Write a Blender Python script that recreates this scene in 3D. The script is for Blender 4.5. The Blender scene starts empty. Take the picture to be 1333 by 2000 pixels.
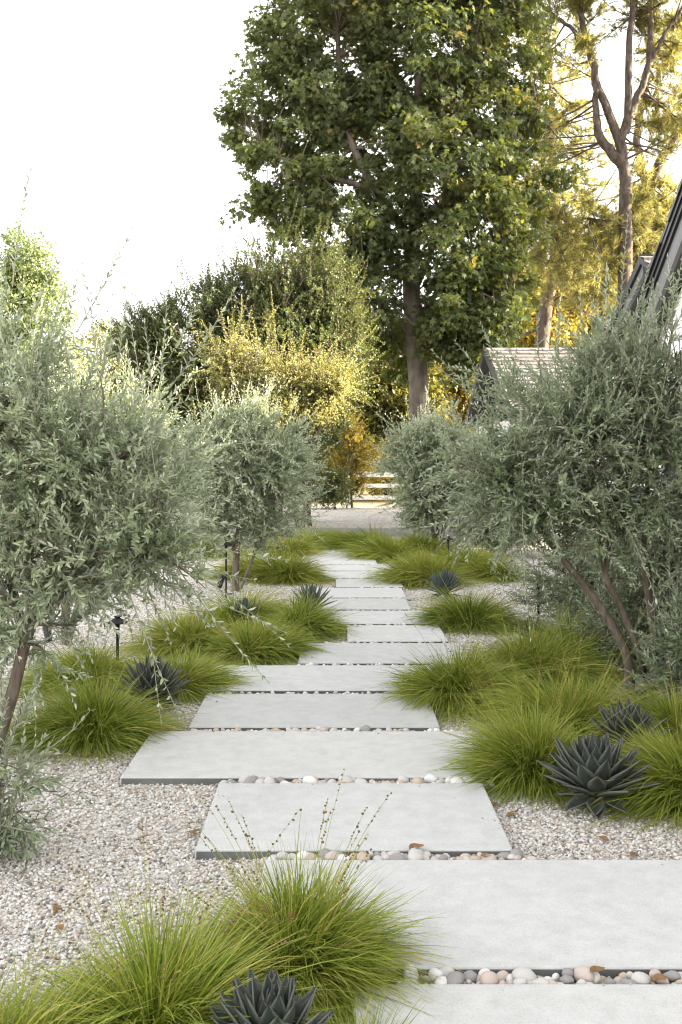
import bpy, math, random
import numpy as np
from mathutils import Vector, Matrix

R = math.radians
rng = np.random.default_rng(11)
random.seed(11)
scene = bpy.context.scene
COL = scene.collection

# ------------------------------------------------------------------ camera, sky, sun, exposure
F, VX, HY, CZ = 1944.0, 657.0, 900.0, 1.59          # focal length in photo pixels, vanishing point, camera height
cam_d = bpy.data.cameras.new('camera')
cam = bpy.data.objects.new('camera', cam_d)
COL.objects.link(cam)
cam.location = (0, 0, CZ)
cam.rotation_euler = (R(90), 0, 0)
cam_d.sensor_fit = 'VERTICAL'
cam_d.sensor_height = 36
cam_d.lens = F / 2000 * 36
cam_d.shift_x = 9.5 / 2000
cam_d.shift_y = -100 / 2000
cam_d.clip_start = .05
cam_d.clip_end = 600
cam_d.dof.use_dof = True
cam_d.dof.focus_distance = 6.5
cam_d.dof.aperture_fstop = 10.0
scene.camera = cam

SUN_AZ, SUN_EL = R(92), R(16)                         # azimuth from +Y towards +X
world = bpy.data.worlds.new('World')
scene.world = world
world.use_nodes = True
wn, wl = world.node_tree.nodes, world.node_tree.links
sky = wn.new('ShaderNodeTexSky')
sky.sky_type = 'NISHITA'
sky.sun_disc = False
sky.sun_elevation = SUN_EL
sky.sun_rotation = SUN_AZ
sky.air_density = 1.0
sky.dust_density = 3.0
sky.ozone_density = 1.0
hs = wn.new('ShaderNodeHueSaturation')
hs.inputs['Saturation'].default_value = .06           # a milky, hazy sky
wl.new(sky.outputs[0], hs.inputs['Color'])
wl.new(hs.outputs[0], wn['Background'].inputs[0])
wn['Background'].inputs[1].default_value = .15

sun_d = bpy.data.lights.new('sun', 'SUN')
sun_d.energy = 5.0
sun_d.angle = R(.6)
sun_d.color = (1.0, .84, .57)
sun = bpy.data.objects.new('sun', sun_d)
COL.objects.link(sun)
sun.location = (30, 5, 20)
sdir = Vector((math.sin(SUN_AZ) * math.cos(SUN_EL), math.cos(SUN_AZ) * math.cos(SUN_EL), math.sin(SUN_EL)))
sun.rotation_euler = sdir.to_track_quat('Z', 'Y').to_euler()

vs = scene.view_settings
vs.view_transform = 'Standard'
vs.look = 'None'
vs.gamma = 1
vs.exposure = 2.9
scene.cycles.filter_width = 1.1
scene.cycles.max_bounces = 8
scene.cycles.diffuse_bounces = 4
scene.cycles.glossy_bounces = 2
scene.cycles.transmission_bounces = 5
scene.cycles.use_denoising = True
scene.cycles.denoiser = 'OPENIMAGEDENOISE'
scene.cycles.denoising_input_passes = 'RGB_ALBEDO_NORMAL'
scene.cycles.denoising_prefilter = 'ACCURATE'

# ------------------------------------------------------------------ small helpers
def A(*v): return np.array(v, float)

def P(px, py, Y):
    """the point at distance Y that stands where the photograph shows (px, py)"""
    return A((px - VX) / F * Y, Y, CZ - (py - HY) / F * Y)

def nrm(v):
    return v / np.maximum(np.linalg.norm(v, axis=-1, keepdims=True), 1e-9)

def rnd_dir(n):
    return nrm(rng.normal(size=(n, 3)))

def raw_mesh(name, co, tri, mat, attrs=None, smooth=False, parent=None):
    """one mesh object out of arrays; tri is (n,3) or (n,4)"""
    co = np.ascontiguousarray(co, np.float32)
    tri = np.ascontiguousarray(tri, np.int32)
    k = tri.shape[1]
    me = bpy.data.meshes.new(name)
    me.vertices.add(len(co))
    me.vertices.foreach_set('co', co.ravel())
    me.loops.add(tri.size)
    me.loops.foreach_set('vertex_index', tri.ravel())
    me.polygons.add(len(tri))
    me.polygons.foreach_set('loop_start', np.arange(0, tri.size, k, dtype=np.int32))
    if smooth:
        me.polygons.foreach_set('use_smooth', np.ones(len(tri), bool))
    for an, av in (attrs or {}).items():
        at = me.attributes.new(an, 'FLOAT', 'POINT')
        at.data.foreach_set('value', np.ascontiguousarray(av, np.float32))
    me.update(calc_edges=True)
    me.validate()
    me.materials.append(mat)
    ob = bpy.data.objects.new(name, me)
    COL.objects.link(ob)
    if parent: ob.parent = parent
    return ob

def tag(o, label=None, cat=None, group=None, kind=None):
    if label: o['label'] = label
    if cat: o['category'] = cat
    if group: o['group'] = group
    if kind: o['kind'] = kind
    return o

def empty(name, loc=(0, 0, 0), label=None, cat=None, group=None):
    o = bpy.data.objects.new(name, None)
    COL.objects.link(o)
    o.location = loc
    o.empty_display_size = .1
    return tag(o, label, cat, group)

def adopt(child, root):
    """parent a mesh built in world coordinates"""
    child.parent = root
    child.matrix_parent_inverse = Matrix.Translation(-Vector(root.location))
    return child

class MB:
    """collects quads / tris of boxes and prisms into one mesh"""
    def __init__(s): s.v, s.f = [], []
    def add(s, vs_, fs_):
        b = len(s.v)
        s.v += [tuple(map(float, p)) for p in vs_]
        s.f += [tuple(b + i for i in f) for f in fs_]
    def box(s, x0, x1, y0, y1, z0, z1):
        s.add([(x0, y0, z0), (x1, y0, z0), (x1, y1, z0), (x0, y1, z0), (x0, y0, z1), (x1, y0, z1), (x1, y1, z1), (x0, y1, z1)],
              [(0, 3, 2, 1), (4, 5, 6, 7), (0, 1, 5, 4), (1, 2, 6, 5), (2, 3, 7, 6), (3, 0, 4, 7)])
    def prism(s, poly, y0, y1):
        """polygon of (x,z) extruded along y"""
        n = len(poly)
        s.add([(x, y0, z) for x, z in poly] + [(x, y1, z) for x, z in poly],
              [tuple(range(n)), tuple(range(2 * n - 1, n - 1, -1))] + [(i, i + n, (i + 1) % n + n, (i + 1) % n) for i in range(n)])
    def prism_x(s, poly, x0, x1):
        """polygon of (y,z) extruded along x"""
        n = len(poly)
        s.add([(x0, y, z) for y, z in poly] + [(x1, y, z) for y, z in poly],
              [tuple(range(n - 1, -1, -1)), tuple(range(n, 2 * n))] + [(i, (i + 1) % n, (i + 1) % n + n, i + n) for i in range(n)])
    def lathe(s, prof, n=20, c=(0, 0, 0), m=None):
        vs_ = []
        for r, z in prof:
            for k in range(n):
                a = 2 * math.pi * k / n
                p = Vector((r * math.cos(a), r * math.sin(a), z))
                if m is not None: p = m @ p
                vs_.append(p + Vector(c))
        fs_ = []
        for i in range(len(prof) - 1):
            for k in range(n):
                fs_.append((i * n + k, i * n + (k + 1) % n, (i + 1) * n + (k + 1) % n, (i + 1) * n + k))
        fs_.append(tuple(range(n - 1, -1, -1)))
        fs_.append(tuple((len(prof) - 1) * n + k for k in range(n)))
        s.add(vs_, fs_)
    def build(s, name, mat, parent=None, smooth=False, bevel=0):
        me = bpy.data.meshes.new(name)
        me.from_pydata(s.v, [], s.f)
        me.update()
        if smooth:
            for p in me.polygons: p.use_smooth = True
        mats = mat if isinstance(mat, (list, tuple)) else [mat]
        for m_ in mats: me.materials.append(m_)
        ob = bpy.data.objects.new(name, me)
        COL.objects.link(ob)
        if parent: adopt(ob, parent)
        if bevel:
            b = ob.modifiers.new('bevel', 'BEVEL')
            b.width, b.segments, b.limit_method = bevel, 2, 'ANGLE'
        return ob

# ------------------------------------------------------------------ materials
def new_mat(name):
    m = bpy.data.materials.new(name)
    m.use_nodes = True
    nt = m.node_tree
    return m, nt, nt.nodes, nt.links, nt.nodes['Principled BSDF']

def ramp(nodes, stops, interp='LINEAR'):
    r = nodes.new('ShaderNodeValToRGB')
    r.color_ramp.interpolation = interp
    el = r.color_ramp.elements
    while len(el) > 1: el.remove(el[-1])
    el[0].position, el[0].color = stops[0][0], (*stops[0][1], 1)
    for p_, c_ in stops[1:]:
        e = el.new(p_)
        e.color = (*c_, 1)
    return r

def leaf_mat(name, top, under=None, glow=None, trans=.35, rough=.45, spec=.35):
    """leaf: top side, under side and the colour of light coming through; 'tint' differs from leaf to leaf"""
    m, nt, n, l, bs = new_mat(name)
    at = n.new('ShaderNodeAttribute'); at.attribute_name = 'tint'
    r1 = ramp(n, top); l.new(at.outputs['Fac'], r1.inputs[0])
    colour = r1.outputs[0]
    if under:
        r2 = ramp(n, under); l.new(at.outputs['Fac'], r2.inputs[0])
        geo = n.new('ShaderNodeNewGeometry')
        mx = n.new('ShaderNodeMixRGB')
        l.new(geo.outputs['Backfacing'], mx.inputs[0])
        l.new(r1.outputs[0], mx.inputs[1]); l.new(r2.outputs[0], mx.inputs[2])
        colour = mx.outputs[0]
    l.new(colour, bs.inputs['Base Color'])
    bs.inputs['Roughness'].default_value = rough
    bs.inputs['Specular IOR Level'].default_value = spec
    tr = n.new('ShaderNodeBsdfTranslucent')
    r3 = ramp(n, glow or top); l.new(at.outputs['Fac'], r3.inputs[0])
    l.new(r3.outputs[0], tr.inputs[0])
    ms = n.new('ShaderNodeMixShader'); ms.inputs[0].default_value = trans
    l.new(bs.outputs[0], ms.inputs[1]); l.new(tr.outputs[0], ms.inputs[2])
    l.new(ms.outputs[0], n['Material Output'].inputs[0])
    return m

def bark_mat(name, c0, c1, scale=18, bump=.5, stretch=.25):
    m, nt, n, l, bs = new_mat(name)
    tc = n.new('ShaderNodeTexCoord')
    mp = n.new('ShaderNodeMapping'); mp.inputs['Scale'].default_value = (1, 1, stretch)
    no = n.new('ShaderNodeTexNoise'); no.inputs['Scale'].default_value = scale; no.inputs['Detail'].default_value = 6
    r = ramp(n, [(.3, c0), (.7, c1)])
    bp = n.new('ShaderNodeBump'); bp.inputs['Strength'].default_value = bump; bp.inputs['Distance'].default_value = .03
    l.new(tc.outputs['Object'], mp.inputs[0]); l.new(mp.outputs[0], no.inputs['Vector'])
    l.new(no.outputs['Fac'], r.inputs[0]); l.new(r.outputs[0], bs.inputs['Base Color'])
    l.new(no.outputs['Fac'], bp.inputs['Height']); l.new(bp.outputs[0], bs.inputs['Normal'])
    bs.inputs['Roughness'].default_value = .9
    bs.inputs['Specular IOR Level'].default_value = .15
    return m

def plain_mat(name, c, rough=.6, spec=.3, noise=.12, scale=30, bump=0):
    m, nt, n, l, bs = new_mat(name)
    tc = n.new('ShaderNodeTexCoord')
    no = n.new('ShaderNodeTexNoise'); no.inputs['Scale'].default_value = scale; no.inputs['Detail'].default_value = 5
    r = ramp(n, [(.25, tuple(x * (1 - noise) for x in c)), (.75, tuple(min(1, x * (1 + noise)) for x in c))])
    l.new(tc.outputs['Object'], no.inputs['Vector']); l.new(no.outputs['Fac'], r.inputs[0])
    l.new(r.outputs[0], bs.inputs['Base Color'])
    bs.inputs['Roughness'].default_value = rough
    bs.inputs['Specular IOR Level'].default_value = spec
    if bump:
        bp = n.new('ShaderNodeBump'); bp.inputs['Strength'].default_value = bump; bp.inputs['Distance'].default_value = .01
        l.new(no.outputs['Fac'], bp.inputs['Height']); l.new(bp.outputs[0], bs.inputs['Normal'])
    return m

def concrete_mat(name, c, dark=.8, spots=True):
    m, nt, n, l, bs = new_mat(name)
    geo = n.new('ShaderNodeNewGeometry')
    big = n.new('ShaderNodeTexNoise'); big.inputs['Scale'].default_value = 1.7; big.inputs['Detail'].default_value = 5; big.inputs['Roughness'].default_value = .6
    fine = n.new('ShaderNodeTexNoise'); fine.inputs['Scale'].default_value = 190; fine.inputs['Detail'].default_value = 3
    mid = n.new('ShaderNodeTexNoise'); mid.inputs['Scale'].default_value = 14; mid.inputs['Detail'].default_value = 6
    for t in (big, fine, mid): l.new(geo.outputs['Position'], t.inputs['Vector'])
    r1 = ramp(n, [(.28, tuple(x * dark for x in c)), (.7, c)]); l.new(big.outputs['Fac'], r1.inputs[0])
    r2 = ramp(n, [(.3, (.86, .86, .86)), (.5, (1, 1, 1)), (.72, (1.06, 1.06, 1.06))]); l.new(fine.outputs['Fac'], r2.inputs[0])
    r3 = ramp(n, [(.3, (.9, .9, .89)), (.65, (1.03, 1.03, 1.03))]); l.new(mid.outputs['Fac'], r3.inputs[0])
    m1 = n.new('ShaderNodeMixRGB'); m1.blend_type = 'MULTIPLY'; m1.inputs[0].default_value = 1
    m2 = n.new('ShaderNodeMixRGB'); m2.blend_type = 'MULTIPLY'; m2.inputs[0].default_value = 1
    l.new(r1.outputs[0], m1.inputs[1]); l.new(r2.outputs[0], m1.inputs[2])
    l.new(m1.outputs[0], m2.inputs[1]); l.new(r3.outputs[0], m2.inputs[2])
    oi = n.new('ShaderNodeObjectInfo')
    r4 = ramp(n, [(0, (.91, .91, .90)), (.5, (1, 1, 1)), (1, (1.04, 1.03, 1.02))]); l.new(oi.outputs['Random'], r4.inputs[0])
    st_ = n.new('ShaderNodeTexNoise'); st_.inputs['Scale'].default_value = 4.5; st_.inputs['Detail'].default_value = 8; st_.inputs['Roughness'].default_value = .7; st_.inputs['Distortion'].default_value = .6
    l.new(geo.outputs['Position'], st_.inputs['Vector'])
    r5 = ramp(n, [(.30, (.80, .79, .77)), (.42, (1, 1, 1))]); l.new(st_.outputs['Fac'], r5.inputs[0])
    m3 = n.new('ShaderNodeMixRGB'); m3.blend_type = 'MULTIPLY'; m3.inputs[0].default_value = 1
    m4 = n.new('ShaderNodeMixRGB'); m4.blend_type = 'MULTIPLY'; m4.inputs[0].default_value = .42
    l.new(m2.outputs[0], m3.inputs[1]); l.new(r4.outputs[0], m3.inputs[2]); l.new(m3.outputs[0], m4.inputs[1]); l.new(r5.outputs[0], m4.inputs[2])
    l.new(m4.outputs[0], bs.inputs['Base Color'])
    bs.inputs['Roughness'].default_value = .8
    bs.inputs['Specular IOR Level'].default_value = .25
    bp = n.new('ShaderNodeBump'); bp.inputs['Strength'].default_value = .3; bp.inputs['Distance'].default_value = .004
    l.new(fine.outputs['Fac'], bp.inputs['Height']); l.new(bp.outputs[0], bs.inputs['Normal'])
    return m

STONES = [(0, (.55, .53, .50)), (.22, (.45, .43, .405)), (.40, (.62, .605, .58)), (.56, (.35, .33, .31)), (.66, (.47, .41, .345)),
          (.78, (.17, .162, .155)), (.83, (.29, .225, .17)), (.87, (.67, .655, .635)), (.95, (.42, .345, .28))]

def gravel_ground_mat(name, scale=62.0, bump=.9, dirt=True):
    m, nt, n, l, bs = new_mat(name)
    geo = n.new('ShaderNodeNewGeometry')
    wob = n.new('ShaderNodeTexNoise'); wob.inputs['Scale'].default_value = 45
    l.new(geo.outputs['Position'], wob.inputs['Vector'])
    mixv = n.new('ShaderNodeMixRGB'); mixv.inputs[0].default_value = .012
    l.new(geo.outputs['Position'], mixv.inputs[1]); l.new(wob.outputs['Color'], mixv.inputs[2])
    vo = n.new('ShaderNodeTexVoronoi'); vo.inputs['Scale'].default_value = scale
    l.new(mixv.outputs[0], vo.inputs['Vector'])
    sep = n.new('ShaderNodeSeparateColor'); l.new(vo.outputs['Color'], sep.inputs[0])
    r = ramp(n, STONES, 'CONSTANT'); l.new(sep.outputs[0], r.inputs[0])
    big = n.new('ShaderNodeTexNoise'); big.inputs['Scale'].default_value = 1.3; big.inputs['Detail'].default_value = 6
    l.new(geo.outputs['Position'], big.inputs['Vector'])
    r2 = ramp(n, [(.32, (.86, .82, .76)), (.6, (1, 1, 1))]); l.new(big.outputs['Fac'], r2.inputs[0])
    mu = n.new('ShaderNodeMixRGB'); mu.blend_type = 'MULTIPLY'; mu.inputs[0].default_value = 1
    l.new(r.outputs[0], mu.inputs[1]); l.new(r2.outputs[0], mu.inputs[2])
    l.new(mu.outputs[0], bs.inputs['Base Color'])
    inv = n.new('ShaderNodeMath'); inv.operation = 'SUBTRACT'; inv.inputs[0].default_value = 1
    l.new(vo.outputs['Distance'], inv.inputs[1])
    bp = n.new('ShaderNodeBump'); bp.inputs['Strength'].default_value = bump; bp.inputs['Distance'].default_value = .012
    l.new(inv.outputs[0], bp.inputs['Height']); l.new(bp.outputs[0], bs.inputs['Normal'])
    bs.inputs['Roughness'].default_value = .75
    bs.inputs['Specular IOR Level'].default_value = .2
    return m

M = {}
M['gravel'] = gravel_ground_mat('gravel_bed')
M['drive'] = gravel_ground_mat('drive_gravel', 34, .8)
m, nt, n, l, bs = new_mat('gravel_stone')
at = n.new('ShaderNodeAttribute'); at.attribute_name = 'tint'
rr = ramp(n, STONES, 'CONSTANT'); l.new(at.outputs['Fac'], rr.inputs[0])
no = n.new('ShaderNodeTexNoise'); no.inputs['Scale'].default_value = 160
r2 = ramp(n, [(.3, (.82, .8, .78)), (.7, (1.08, 1.08, 1.08))]); l.new(no.outputs['Fac'], r2.inputs[0])
gg = n.new('ShaderNodeNewGeometry'); l.new(gg.outputs['Position'], no.inputs['Vector'])
mu = n.new('ShaderNodeMixRGB'); mu.blend_type = 'MULTIPLY'; mu.inputs[0].default_value = 1
l.new(rr.outputs[0], mu.inputs[1]); l.new(r2.outputs[0], mu.inputs[2]); l.new(mu.outputs[0], bs.inputs['Base Color'])
bs.inputs['Roughness'].default_value = .6; bs.inputs['Specular IOR Level'].default_value = .3
M['stone'] = m
M['slab'] = concrete_mat('pale_concrete', (.485, .485, .48), .94)
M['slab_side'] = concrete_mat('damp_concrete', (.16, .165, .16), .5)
M['step'] = concrete_mat('weathered_concrete', (.33, .33, .32), .7)
M['soil'] = plain_mat('sunny_ground', (.20, .17, .10), .95, .1, .3, 4)
M['olive'] = leaf_mat('olive_leaf',
    [(0, (.070, .100, .048)), (.4, (.20, .25, .135)), (1, (.44, .49, .31))],
    [(0, (.36, .40, .30)), (1, (.58, .62, .49))],
    [(0, (.15, .21, .08)), (1, (.30, .37, .16))], .27, .33, .75)
M['olive_wood'] = bark_mat('olive_bark', (.085, .065, .048), (.20, .165, .13), 30)
M['olive_twig'] = plain_mat('olive_twig', (.27, .25, .19), .7, .2, .2)
M['syc'] = leaf_mat('sycamore_leaf',
    [(0, (.046, .066, .026)), (.6, (.098, .122, .046)), (.93, (.17, .185, .06)), (1, (.28, .20, .06))],
    [(0, (.10, .118, .066)), (1, (.16, .175, .10))],
    [(0, (.12, .15, .015)), (.8, (.22, .24, .02)), (1, (.36, .28, .03))], .34, .6, .2)
M['syc_bark'] = bark_mat('sycamore_bark', (.085, .07, .055), (.23, .19, .155), 5, .5, .5)
M['shrub'] = leaf_mat('shrub_leaf',
    [(0, (.038, .062, .022)), (.6, (.080, .115, .040)), (1, (.17, .20, .07))], None,
    [(0, (.13, .15, .02)), (1, (.26, .26, .05))], .3, .5, .3)
M['gold'] = leaf_mat('yellow_green_leaf',
    [(0, (.15, .16, .055)), (.6, (.33, .33, .12)), (1, (.50, .47, .21))], None,
    [(0, (.30, .28, .06)), (1, (.50, .45, .12))], .42, .5, .3)
M['autumn'] = leaf_mat('autumn_leaf',
    [(0, (.10, .09, .02)), (.5, (.24, .19, .03)), (1, (.36, .26, .04))], None,
    [(0, (.22, .18, .02)), (1, (.45, .33, .04))], .45, .5, .3)
M['pine'] = leaf_mat('pine_needle',
    [(0, (.09, .105, .035)), (.6, (.18, .19, .06)), (1, (.30, .28, .10))], None,
    [(0, (.30, .27, .06)), (1, (.52, .46, .13))], .45, .5, .3)
M['pine_bark'] = bark_mat('pine_bark', (.055, .042, .035), (.17, .135, .115), 9, .8, .4)
M['pale_tree'] = leaf_mat('pale_green_leaf',  # washed-out green, the distance haze is put into the leaf colour
    [(0, (.11, .145, .055)), (.6, (.19, .235, .10)), (1, (.28, .33, .15))], None,
    [(0, (.17, .22, .06)), (1, (.27, .32, .11))], .4, .5, .3)
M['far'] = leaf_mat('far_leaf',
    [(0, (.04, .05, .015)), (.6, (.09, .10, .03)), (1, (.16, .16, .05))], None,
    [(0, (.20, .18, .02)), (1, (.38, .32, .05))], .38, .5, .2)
M['wood'] = bark_mat('dark_bark', (.05, .038, .028), (.12, .095, .07), 14)
M['white_paint'] = plain_mat('white_paint', (.80, .79, .77), .5, .4, .04, 8)
M['siding'] = plain_mat('white_siding', (.74, .73, .70), .6, .3, .05, 3)
M['trim_black'] = plain_mat('black_trim', (.018, .018, .02), .4, .5, .25, 14)
M['trim_grey'] = plain_mat('grey_trim', (.115, .115, .118), .45, .4, .1, 6)
M['shutter'] = plain_mat('grey_shutter', (.13, .135, .14), .5, .4, .1, 6)
M['bronze'] = plain_mat('dark_bronze', (.016, .015, .015), .6, .2, .3, 40, .2)
M['black_plastic'] = plain_mat('black_metal', (.02, .02, .02), .5, .4, .2, 40)
m, nt, n, l, bs = new_mat('window_glass')
bs.inputs['Base Color'].default_value = (.03, .035, .04, 1); bs.inputs['Roughness'].default_value = .06; bs.inputs['Specular IOR Level'].default_value = .8
M['glass'] = m
# shingles: rows are geometry, the joints and colour changes are the wood's own
m, nt, n, l, bs = new_mat('wood_shingle')
geo = n.new('ShaderNodeNewGeometry')
mp = n.new('ShaderNodeMapping'); mp.inputs['Rotation'].default_value = (R(90), 0, 0)
br = n.new('ShaderNodeTexBrick'); br.inputs['Scale'].default_value = 1
br.inputs['Brick Width'].default_value = .19; br.inputs['Row Height'].default_value = .105; br.inputs['Mortar Size'].default_value = .006
br.inputs['Color1'].default_value = (.10, .092, .088, 1); br.inputs['Color2'].default_value = (.18, .165, .155, 1); br.inputs['Mortar'].default_value = (.07, .055, .045, 1)
l.new(geo.outputs['Position'], mp.inputs[0]); l.new(mp.outputs[0], br.inputs['Vector'])
l.new(br.outputs[0], bs.inputs['Base Color']); bs.inputs['Roughness'].default_value = .9
M['shingle'] = m
# grass blade: straw-brown foot, green body, yellowing tip
m, nt, n, l, bs = new_mat('grass_blade')
at = n.new('ShaderNodeAttribute'); at.attribute_name = 'tint'
al = n.new('ShaderNodeAttribute'); al.attribute_name = 'along'
r1 = ramp(n, [(0, (.055, .105, .010)), (.35, (.13, .20, .016)), (.7, (.25, .295, .03)), (.9, (.38, .36, .08)), (1, (.42, .32, .12))])
l.new(at.outputs['Fac'], r1.inputs[0])
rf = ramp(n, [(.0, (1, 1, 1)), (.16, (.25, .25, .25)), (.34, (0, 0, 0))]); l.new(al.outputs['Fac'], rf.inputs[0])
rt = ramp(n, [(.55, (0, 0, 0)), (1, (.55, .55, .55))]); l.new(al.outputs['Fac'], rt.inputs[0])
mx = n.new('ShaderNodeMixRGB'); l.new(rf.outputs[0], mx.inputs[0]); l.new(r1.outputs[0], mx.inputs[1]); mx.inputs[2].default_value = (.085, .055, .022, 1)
mt = n.new('ShaderNodeMixRGB'); l.new(rt.outputs[0], mt.inputs[0]); l.new(mx.outputs[0], mt.inputs[1]); mt.inputs[2].default_value = (.36, .37, .09, 1)
l.new(mt.outputs[0], bs.inputs['Base Color']); bs.inputs['Roughness'].default_value = .5; bs.inputs['Specular IOR Level'].default_value = .16
tr = n.new('ShaderNodeBsdfTranslucent'); l.new(mt.outputs[0], tr.inputs[0])
ms = n.new('ShaderNodeMixShader'); ms.inputs[0].default_value = .2
l.new(bs.outputs[0], ms.inputs[1]); l.new(tr.outputs[0], ms.inputs[2]); l.new(ms.outputs[0], n['Material Output'].inputs[0])
M['grass'] = m
M['seed'] = plain_mat('seed_head', (.13, .075, .04), .8, .2, .3, 60)
# agave: blue-grey with paler, purplish edges
def agave_mat(name, c, edge):
    m, nt, n, l, bs = new_mat(name)
    at = n.new('ShaderNodeAttribute'); at.attribute_name = 'edge'
    no = n.new('ShaderNodeTexNoise'); no.inputs['Scale'].default_value = 9; no.inputs['Detail'].default_value = 4
    tc = n.new('ShaderNodeTexCoord'); l.new(tc.outputs['Object'], no.inputs['Vector'])
    r0 = ramp(n, [(.3, tuple(x * .72 for x in c)), (.7, tuple(x * 1.2 for x in c))]); l.new(no.outputs['Fac'], r0.inputs[0])
    r1 = ramp(n, [(.55, (0, 0, 0)), (1, (.8, .8, .8))]); l.new(at.outputs['Fac'], r1.inputs[0])
    mx = n.new('ShaderNodeMixRGB'); l.new(r1.outputs[0], mx.inputs[0]); l.new(r0.outputs[0], mx.inputs[1]); mx.inputs[2].default_value = (*edge, 1)
    l.new(mx.outputs[0], bs.inputs['Base Color']); bs.inputs['Roughness'].default_value = .6; bs.inputs['Specular IOR Level'].default_value = .18
    return m
M['agave'] = agave_mat('agave_leaf', (.044, .056, .044), (.135, .135, .12))
M['agave_blue'] = agave_mat('blue_agave_leaf', (.06, .085, .082), (.11, .125, .125))
PEB = {'pale grey': (.44, .425, .405), 'pinkish': (.44, .365, .325), 'tan': (.40, .325, .25), 'white': (.58, .565, .54), 'dark grey': (.24, .23, .225)}
for k, c in PEB.items():
    M['peb_' + k] = plain_mat('pebble_' + k.replace(' ', '_'), c, .55, .3, .16, 22, .1)
M['leaf_brown'] = leaf_mat('dry_leaf', [(0, (.14, .072, .032)), (1, (.30, .175, .075))], None, None, .2, .6)
M['petal'] = plain_mat('pink_petal', (.6, .42, .5), .7, .2, .1)

# ------------------------------------------------------------------ leaf and twig builders (arrays)
def T(vs_, fs_): return np.array(vs_, float), np.array(fs_, int)
OLIVE = T([(0, 0, 0), (.28, -.45, .05), (.68, -.42, .05), (1, 0, -.06), (.68, .42, .05), (.28, .45, .05)], [(0, 1, 2), (0, 2, 3), (0, 3, 4), (0, 4, 5)])
DIAM = T([(0, 0, 0), (.5, -.5, .1), (1, 0, -.05), (.5, .5, .1)], [(0, 1, 2), (0, 2, 3)])
MAPLE = T([(.38, 0, .0), (0, -.06, 0), (.10, -.5, -.06), (.33, -.28, .02), (.66, -.56, -.08), (.62, -.2, .02), (1, 0, -.14), (.62, .2, .02), (.66, .56, -.08), (.33, .28, .02), (.10, .5, -.06), (0, .06, 0)],
          [(0, i, i + 1) for i in range(1, 11)])
NEEDLE = T([(0, -.5, 0), (1, 0, 0), (0, .5, 0)], [(0, 1, 2)])

def leaves(name, pos, d, nm, L, W, tint, tpl, mat, parent=None):
    d = nrm(d)
    s = nrm(np.cross(nm, d))
    nn = np.cross(d, s)
    tv, tf = tpl
    L = np.asarray(L)[:, None, None]; W = np.asarray(W)[:, None, None]
    co = pos[:, None, :] + d[:, None, :] * L * tv[None, :, 0:1] + s[:, None, :] * W * tv[None, :, 1:2] + nn[:, None, :] * L * tv[None, :, 2:3]
    k = len(tv)
    tri = (np.arange(len(pos))[:, None, None] * k + tf[None]).reshape(-1, 3)
    return raw_mesh(name, co.reshape(-1, 3), tri, mat, {'tint': np.repeat(tint, k)}, parent=parent)

def tubes(P_, R_, sides=5):
    """(N,K,3) polylines with (N,K) radii -> verts, quads"""
    N, K, _ = P_.shape
    tg = nrm(np.gradient(P_, axis=1))
    ref = np.where(np.abs(tg[:, :1, 2:3]) > .9, A(1, 0, 0), A(0, 0, 1))
    ref = np.broadcast_to(ref, tg.shape)
    u = nrm(np.cross(tg, ref)); v = np.cross(tg, u)
    a = np.arange(sides) * 2 * math.pi / sides
    co = P_[:, :, None, :] + R_[:, :, None, None] * (u[:, :, None, :] * np.cos(a)[None, None, :, None] + v[:, :, None, :] * np.sin(a)[None, None, :, None])
    i = np.arange(N)[:, None, None] * (K * sides) + np.arange(K - 1)[None, :, None] * sides + np.arange(sides)[None, None, :]
    j = np.arange(N)[:, None, None] * (K * sides) + np.arange(K - 1)[None, :, None] * sides + ((np.arange(sides) + 1) % sides)[None, None, :]
    q = np.stack([i, j, j + sides, i + sides], -1).reshape(-1, 4)
    return co.reshape(-1, 3), q

def join_tubes(parts):
    cs, qs, b = [], [], 0
    for c, q in parts:
        cs.append(c); qs.append(q + b); b += len(c)
    return np.concatenate(cs), np.concatenate(qs)

def smooth_line(pts, k):
    """Catmull-Rom through pts (with radius as 4th value) resampled to k points"""
    p = np.array(pts, float)
    p = np.vstack([2 * p[0] - p[1], p, 2 * p[-1] - p[-2]])
    n_ = len(p) - 3
    out = []
    for t in np.linspace(0, n_ - 1e-6, k):
        i = int(t); f = t - i
        a, b, c, d = p[i:i + 4]
        out.append(.5 * ((2 * b) + (c - a) * f + (2 * a - 5 * b + 4 * c - d) * f * f + (3 * b - a - 3 * c + d) * f ** 3))
    return np.array(out)

def stem_tubes(stems, sides=8, k=14, wob=.0):
    parts, pts = [], []
    for s in stems:
        q = smooth_line(s, k)
        if wob: q[1:-1, :3] += rng.normal(size=(k - 2, 3)) * wob
        parts.append(tubes(q[None, :, :3], np.maximum(q[None, :, 3], .002), sides))
        pts.append(q)
    return parts, pts

def arcs(s, e, sag, K=7):
    """quadratic curves from s to e, control point lifted by sag (N,3)"""
    t = np.linspace(0, 1, K)[None, :, None]
    c = (s + e) / 2 + sag
    return (1 - t) ** 2 * s[:, None] + 2 * t * (1 - t) * c[:, None] + t ** 2 * e[:, None]

def shoots_eval(s, d, L, curve, t):
    t = t[None, :, None]
    p = s[:, None] + d[:, None] * L[:, None, None] * t + curve[:, None] * L[:, None, None] * t * t
    tg = nrm(d[:, None] + 2 * curve[:, None] * t)
    return p, tg

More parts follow.
